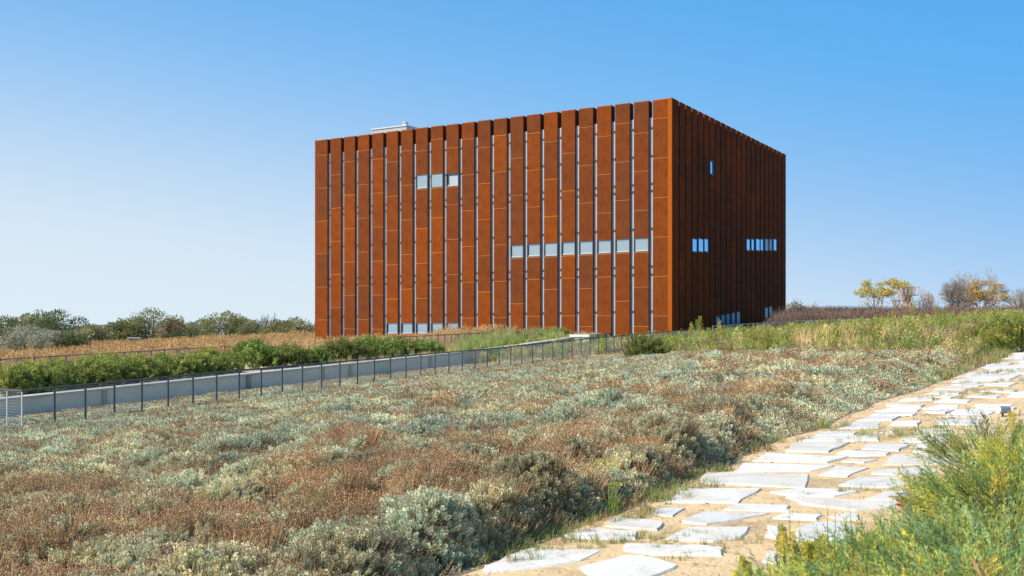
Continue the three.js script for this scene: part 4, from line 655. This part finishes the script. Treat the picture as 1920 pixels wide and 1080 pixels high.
// ---------------------------------------------------------------- small things on and beside the path
{
  const r = rng(31), L = [[], []];
  const patch = (px, py, n, spread, size, dry) => { const [X, Z] = onGround(px, py); for (let i = 0; i < n; i++) { const a = r() * 6.283, q = Math.sqrt(r()) * spread, x = X + Math.cos(a) * q * 1.6, z = Z + Math.sin(a) * q, g = 0.8 + 0.4 * r(); L[r() < dry ? 1 : 0].push([mat4(V(x, ground(x, z) + 0.01, z), UP3, r() * 6.283, size * (0.6 + 0.7 * r())), [g, g, g]]); } };
  for (const [px, py, n, sp, sz, dry] of [[1690, 815, 46, 0.45, 0.9, 0.4], [1650, 826, 30, 0.35, 0.8, 0.5], [1610, 808, 16, 0.3, 0.7, 0.4], [1800, 745, 30, 0.6, 0.9, 0.5], [1830, 738, 20, 0.4, 0.9, 0.3], [1870, 702, 40, 0.7, 1.1, 0.5], [1150, 1022, 34, 0.22, 0.6, 0.3], [1060, 988, 30, 0.25, 0.55, 0.4], [1240, 1010, 24, 0.25, 0.6, 0.3], [1270, 1023, 14, 0.2, 0.5, 0.3], [1385, 1027, 22, 0.25, 0.6, 0.4], [1300, 1048, 12, 0.2, 0.5, 0.4], [1600, 925, 8, 0.1, 0.8, 0.2], [1655, 922, 10, 0.15, 0.7, 0.6], [1760, 790, 18, 0.3, 0.8, 0.7], [1475, 940, 10, 0.25, 0.5, 0.9], [1460, 830, 20, 0.25, 1, 0.4], [1550, 805, 20, 0.25, 1.1, 0.1], [1000, 1015, 90, 0.4, 0.8, 0.5], [1090, 975, 110, 0.45, 0.9, 0.5], [1180, 942, 90, 0.4, 1.0, 0.5], [1240, 920, 60, 0.35, 1.0, 0.6], [950, 1048, 70, 0.3, 0.8, 0.4], [1300, 890, 50, 0.3, 1.0, 0.6], [1380, 850, 40, 0.3, 1.1, 0.5], [1380, 800, 30, 0.3, 1, 0.2], [1850, 720, 30, 0.5, 0.9, 0.6], [1900, 680, 60, 0.9, 1.1, 0.5]]) patch(px, py, n, sp, sz, dry);
  for (let s = 24; s < 64; s += 0.5) for (const t of [pathEdge(s) + 0.25, pathEdge(s) + 0.7, pathRight(s) - 0.2, pathRight(s) - 0.7]) for (let i = 0; i < 5; i++) { const [x, z] = XZ(s + r() * 0.5, t + (r() - 0.5) * 0.7); if (!inView(x, z)) continue; const g = 0.8 + 0.4 * r(); L[r() < 0.45 ? 1 : 0].push([mat4(V(x, ground(x, z), z), UP3, r() * 6.283, 1.6 + 1.2 * r()), [g, g, g]]); }
  for (let i = 0; i < 900; i++) { const s = 5 + 22 * Math.pow(r(), 1.3), t = lerp(pathRight(s), pathEdge(s), r()), [x, z] = XZ(s, t), g = 0.6 + 0.6 * r(); if (inView(x, z)) L[r() < 0.8 ? 1 : 0].push([mat4(V(x, ground(x, z) + 0.005, z), UP3, r() * 6.283, 0.18 + 0.3 * r() * r()), [g, g, g]]); }
  const w = thing('path_grass', 'tufts of thin green and dry grass between the stones and along the path edge', 'grass'); w.userData.kind = 'stuff';
  copies('blades', blades(330, 16, 0.05, 0.13, 0.0055, [col(0.20, 0.26, 0.07), col(0.28, 0.30, 0.10)], 0.9), LEAF, L[0], w); copies('dry_blades', blades(331, 16, 0.06, 0.11, 0.0045, [col(0.42, 0.30, 0.14), col(0.34, 0.23, 0.11)], 1.1), DRY, L[1], w);
}
{ // crumbs of stone and dry litter in the joints
  const r = rng(37), l = [], peb = new Soup(), q = rng(38); peb.seed([0, 0, 0], 0.012, [0.5, 0.44, 0.34], 0.6); peb.seed([0.02, 0, 0.012], 0.007, [0.36, 0.28, 0.18], 0.7); peb.stem([-0.03, 0.004, 0.01], [0.03, 0.006, -0.02], 0.0015, 0.001, [0.34, 0.22, 0.11]);
  for (let i = 0; i < 2600; i++) { const s = 5 + 24 * Math.pow(r(), 1.4), k = r(), t = k < 0.3 ? pathEdge(s) - 0.5 * r() * r() : lerp(pathRight(s), pathEdge(s), r()), [x, z] = XZ(s, t), g = 0.5 + 0.8 * r(); if (inView(x, z)) l.push([mat4(V(x, ground(x, z) + 0.018, z), UP3, r() * 6.283, 0.5 + 1.1 * r() * r()), [g, g * 0.95, g * 0.9]]); }
  const w = thing('path_litter', 'small stone crumbs and dry plant litter scattered over the sandy path', 'gravel'); w.userData.kind = 'stuff'; copies('crumbs', peb, DRY, l, w);
}
{ // flowering weed at the left path edge
  const [X, Z] = onGround(1150, 966), o = thing('flowering_weed', 'bright green grassy weed with yellow flower heads at the left path edge', 'weed', [X, ground(X, Z) + EYE, -Z]), B = blades(340, 16, 0.05, 0.34, 0.016, [col(0.25, 0.38, 0.08), col(0.32, 0.42, 0.10)], 0.45, 5), S = new Soup(), H = new Soup(), r = rng(341);
  part('blades', B.geo(), LEAF, o);
  for (const [x, y, w] of [[-0.14, 0.42, 0.05], [-0.02, 0.43, 0.055], [0.03, 0.27, 0.07]]) { S.stem([x * 0.3, 0, 0], [x, y, 0], 0.004, 0.0025, [0.25, 0.33, 0.08], 4); for (let i = 0; i < 90; i++) { const a = r() * 6.283, q = Math.sqrt(r()) * w; S.p.length; H.leaf([x + Math.cos(a) * q, y + (r() - 0.3) * (y > 0.3 ? 0.11 : 0.03), Math.sin(a) * q], [Math.cos(a), 1, Math.sin(a)], 0.018, 0.008, vary([0.55, 0.50, 0.08], 0.2, r), r); } }
  part('stalk', S.geo(), LEAF, o); part('flower_heads', H.geo(), LEAF, o);
}
{ // two low path lights and a scrap of litter
  const metal = std(0.32, 0.35, 0.40, 0.45, { metalness: 0.5 }), white = std(0.75, 0.77, 0.80, 0.4), dark = std(0.05, 0.055, 0.07, 0.5);
  const light = (px, py, label, turn, cap) => {
    const [X, Z] = onGround(px, py), o = thing('path_light', label, 'light', [X, ground(X, Z) + EYE, -Z], turn);
    if (cap) { part('post', new THREE.CylinderGeometry(0.04, 0.045, 0.17, 20).translate(0, 0.085, 0), dark, o); part('cap', new THREE.CylinderGeometry(0.062, 0.066, 0.028, 24).translate(0, 0.184, 0), std(0.20, 0.27, 0.42, 0.4, { metalness: 0.4 }), o); }
    else { part('stake', new THREE.CylinderGeometry(0.015, 0.015, 0.08, 10).translate(0, 0.04, 0), dark, o); const h = new THREE.CylinderGeometry(0.055, 0.05, 0.16, 24).rotateZ(Math.PI / 2).translate(0.02, 0.11, 0); part('housing', h, metal, o); part('lens', new THREE.CylinderGeometry(0.05, 0.05, 0.012, 24).rotateZ(Math.PI / 2).translate(-0.068, 0.11, 0), white, o); }
    return o;
  };
  light(1880, 783, 'small grey spotlight with pale lens at the right path edge', 0.25, false);
  light(1702, 972, 'blue-capped low path light standing in orange dry leaves', 0, true);
  const [X, Z] = onGround(1714, 974), r = rng(51), o = thing('dry_plant', 'withered orange-brown plant around the blue-capped path light', 'plant', [X, ground(X, Z) + EYE, -Z]), S = new Soup();
  for (let i = 0; i < 150; i++) { const a = r() * 6.283, q = 0.13 * Math.sqrt(r()); S.leaf([Math.cos(a) * q + 0.03, 0.04 + 0.13 * r(), Math.sin(a) * q + 0.03], [Math.cos(a), r() - 0.3, Math.sin(a)], 0.05 + 0.04 * r(), 0.02, vary([0.44, 0.19, 0.075], 0.3, r), r); } for (let i = 0; i < 16; i++) { const a = r() * 6.283; S.stem([0, 0, 0], [Math.cos(a) * 0.13, 0.22, Math.sin(a) * 0.13], 0.003, 0.002, [0.25, 0.13, 0.07]); }
  part('leaves', S.geo(), DRY, o);
  const [lx, lz] = onGround(1094, 958), lit = thing('plastic_scrap', 'tiny crumpled blue plastic scrap on the ground beside the flowering weed', 'litter', [lx, ground(lx, lz) + EYE + 0.02, -lz]), ig = new THREE.IcosahedronGeometry(0.032, 1), pa = ig.attributes.position, q = rng(3); for (let i = 0; i < pa.count; i++) { const k = 0.7 + 0.6 * hash2(Math.round(pa.getX(i) * 500), Math.round(pa.getY(i) * 500), Math.round(pa.getZ(i) * 500)); pa.setXYZ(i, pa.getX(i) * k, pa.getY(i) * k * 0.6, pa.getZ(i) * k); } ig.computeVertexNormals(); part('sheet', ig, std(0.03, 0.10, 0.45, 0.4), lit);
}

// ---------------------------------------------------------------- bushes in front, right of the path
const JUN = [[col(0.25, 0.36, 0.13), col(0.34, 0.44, 0.15)], [col(0.39, 0.47, 0.13), col(0.50, 0.53, 0.16)], [col(0.19, 0.31, 0.15), col(0.28, 0.39, 0.18)]];
const SPRAYS = [0, 1, 2, 3, 4, 5].map((i) => spray(700 + i, 0.34 + 0.05 * (i % 3), 13, 11, 0.026, 0.005, JUN[i % 3]));
function frond(name, label, category, X, Z, n, R, H, opt = {}) { // arching feathery branches from a common foot
  const r = rng(Math.round(X * 517 + Z * 231) + 11), o = thing(name, label, category, [X, ground(X, Z) + EYE - 0.02, -Z], 0, opt.group), S = new Soup(), W = new Soup(), tint = opt.tint || [1, 1, 1];
  for (let i = 0; i < n; i++) {
    const a = r() * 6.283, q = Math.sqrt(r()), rr = q * R, y = H * (0.15 + 0.62 * Math.sqrt(1 - q * q * 0.85) * (0.55 + 0.45 * r())), lean = 0.25 + 0.75 * q, d = new THREE.Vector3(Math.cos(a) * lean + (opt.lean || 0), 0.95 - 0.45 * q, Math.sin(a) * lean).normalize(), g = 0.78 + 0.44 * r(), yq = r(), yl = yq < (opt.mixed || 0) ? [1.6, 1.2, 0.7] : yq > 0.95 ? [1.5, 0.85, 0.6] : yq > 0.8 ? [0.68, 0.68, 0.65] : [1, 1, 1];
    S.add(SPRAYS[Math.floor(r() * 6)], mat4(new THREE.Vector3(Math.cos(a) * rr, y, Math.sin(a) * rr), d, r() * 6.283, (opt.size || 1) * (0.7 + 0.5 * r())), [tint[0] * g * yl[0], tint[1] * g * yl[1], tint[2] * g * yl[2]]);
    if (i % 4 === 0) W.stem([0, 0, 0], [Math.cos(a) * rr, y, Math.sin(a) * rr], 0.006, 0.003, [0.16, 0.09, 0.045]);
  }
  part('stems', W.geo(), DRY, o); part('foliage', S.geo(), LEAF, o); return o;
}
{
  const J = [ // middle, foot row, width, top row (where they stand on the sloping ground and how tall), tint, label
    [1840, 985, 220, 880, [1, 1.05, 1], 'feathery green juniper reaching farthest over the path stones'],
    [1862, 905, 220, 795, [0.95, 1, 1.05], 'spreading juniper at the right edge beside the small grey spotlight'],
    [1885, 1010, 220, 865, [1.1, 1.1, 0.85], 'yellow-green juniper right of the blue-capped path light'],
    [1785, 1080, 190, 988, [0.9, 0.98, 1.05], 'dark juniper just below the blue-capped path light'],
    [1880, 1130, 250, 935, [1, 1, 0.95], 'dense green juniper at the right edge in the foreground'],
    [1675, 1090, 170, 1020, [1.05, 1.1, 0.85], 'low light green juniper at the bottom between the plumed weeds'],
    [1800, 1180, 240, 1015, [0.95, 1, 1], 'dark green juniper at the bottom edge right of the middle plumed weed'],
    [1600, 1180, 200, 1070, [1.1, 1.1, 0.8], 'yellowish juniper cut by the bottom edge beside the path'],
    [1860, 1270, 320, 1030, [1, 1.02, 0.95], 'nearest juniper at the bottom right corner'],
    [1940, 965, 170, 815, [1.1, 1.05, 0.8], 'tall juniper cut by the right edge above the others'],
    [1490, 1195, 180, 1095, [1.05, 1.05, 0.85], 'small juniper at the lower left end of the foreground bushes'],
    [1690, 1270, 280, 1075, [1, 1, 0.9], 'juniper along the bottom edge in the middle of the foreground bushes']];
  for (const [px, py, w, top, tint, label] of J) { const [X, Z] = onGround(px, py), total = (py - top) / F * Z; frond('creeping_juniper', label, 'juniper', X, Z, 210, Math.max(0.15, w / F * Z / 2 - 0.06), Math.max(0.07, total - 0.19) / 0.77, { tint: tint.map((v) => v * (0.8 + 0.45 * hash2(px, py, 3))), mixed: 0.3, size: 0.8 }); }
  const PL = [[1482, 1120, 985, 9, 'yellow-green plumed weed at the lower left end of the foreground bushes', [1.05, 1, 1]], [1706, 1065, 955, 6, 'yellow plumed weed standing below the blue-capped path light', [1.1, 1, 0.9]], [1862, 935, 800, 8, 'golden plumed weed between the spreading junipers at the right', [1.15, 1.02, 0.8]], [1552, 1125, 1005, 6, 'light green plumed weed at the bottom edge of the foreground', [0.95, 1.05, 0.9]], [1908, 875, 768, 7, 'tall golden plumed weed at the right edge of the foreground bushes', [1.15, 1, 0.8]], [1640, 1135, 1005, 6, 'green plumed weed in the middle of the foreground bushes', [0.9, 1.05, 0.9]], [1400, 1145, 1040, 7, 'plumed weed rising over the lowest stones at the bottom edge', [1.05, 1.05, 0.8]]];
  PL.forEach(([px, py, top, n, label, tint], i) => { const [X, Z] = onGround(px, py), h = (py - top) / F * Z, o = thing('plumed_weed', label, 'weed', [X, ground(X, Z) + EYE - 0.02, -Z]), S = new Soup(); S.add(goldenrod(720 + i, n, 0.10, h * 0.98, [0.27 * tint[0], 0.39 * tint[1], 0.09 * tint[2]], [0.56 * tint[0], 0.50 * tint[1], 0.11 * tint[2]], 0.045, 0.0055, 50, 230), new THREE.Matrix4()); part('stalks', S.geo(), LEAF, o); });
  const ST = [[1625, 1085, 950, 'slender green weed stalks in front of the white slabs'], [1535, 1085, 952, 'thin upright weed stalks left of the low light green juniper'], [1500, 1075, 948, 'sparse thin stalks over the lowest white slab'], [1680, 1075, 935, 'slender stalks rising from the dark juniper']];
  ST.forEach(([px, py, top, label], i) => { const [X, Z] = onGround(px, py), h = (py - top) / F * Z, o = thing('slender_weed', label, 'weed', [X, ground(X, Z) + EYE - 0.02, -Z]), S = goldenrod(740 + i, i === 0 || i === 3 ? 8 : 3, 0.12, h, [0.28, 0.42, 0.10], [0.36, 0.45, 0.12], 0.04, 0.0055, 40, 18); part('stalks', S.geo(), LEAF, o); });
  const G = [[1700, 1090, 0.3], [1620, 1130, 0.35], [1850, 1060, 0.45], [1760, 1200, 0.45], [1520, 1150, 0.3], [1880, 950, 0.35]].map(([a, b, c]) => [...onGround(a, b), c]);
  const w = thing('foreground_grass', 'thin green and straw grass growing between the foreground junipers', 'grass'); w.userData.kind = 'stuff'; const r = rng(61), l = [], l2 = [];
  for (const [X, Z, R] of G) for (let i = 0; i < 46; i++) { const a = r() * 6.283, q = Math.sqrt(r()) * R, x = X + Math.cos(a) * q, z = Z + Math.sin(a) * q, g = 0.8 + 0.4 * r(); (r() < 0.7 ? l : l2).push([mat4(V(x, ground(x, z), z), UP3, r() * 6.283, 0.7 + 0.6 * r()), [g, g, g]]); }
  copies('blades', blades(350, 14, 0.06, 0.30, 0.006, [col(0.20, 0.31, 0.07), col(0.16, 0.25, 0.06)], 0.6, 4), LEAF, l, w); copies('dry_blades', blades(351, 14, 0.08, 0.30, 0.005, [col(0.45, 0.34, 0.17), col(0.30, 0.18, 0.09)], 0.7, 4), DRY, l2, w);
  // low grass over the verge on the far side of the bushes
  const vg = [], vd = [], rv = rng(67);
  for (let s = 2; s < 34; s += 0.26) for (let t = -9; t < 0.85; t += 0.26) { const S = s + rv() * 0.26, T = t + rv() * 0.26, k = rv(), k2 = rv(), turn = rv() * 6.283, [X, Z] = XZ(S, T); if (Z < 2.2 || X / Z > 0.75 || k > 0.75) continue; const g = 0.75 + 0.5 * k2; (k2 < 0.6 ? vg : vd).push([mat4(V(X, ground(X, Z), Z), UP3, turn, 0.55 + 0.5 * k), [g, g, g]]); }
  const vw = thing('verge_grass', 'low green and straw grass on the verge right of the stone path', 'grass'); vw.userData.kind = 'stuff';
  copies('blades', blades(360, 20, 0.12, 0.34, 0.010, [col(0.24, 0.32, 0.08), col(0.32, 0.37, 0.11)], 0.8), LEAF, vg, vw); copies('dry_blades', blades(361, 20, 0.13, 0.30, 0.008, [TAN[0], TAN[1], col(0.34, 0.24, 0.12)], 1.0), DRY, vd, vw);
  // a dry brown plume close to the lens, out of focus
  const o = thing('dry_weed', 'blurred brownish dry weed closest to the camera at the bottom right corner', 'weed', [1.02, ground(1.02, 2.3) + EYE, -2.3]), S = haze(352, 60, 0.16, 1.16, [col(0.36, 0.24, 0.12), col(0.30, 0.26, 0.10)], 9); part('stalks', S.geo(), DRY, o);
}

scene.traverse((o) => { if (o.isMesh) { o.castShadow = true; o.receiveShadow = true; } });
renderer.render(scene, camera);
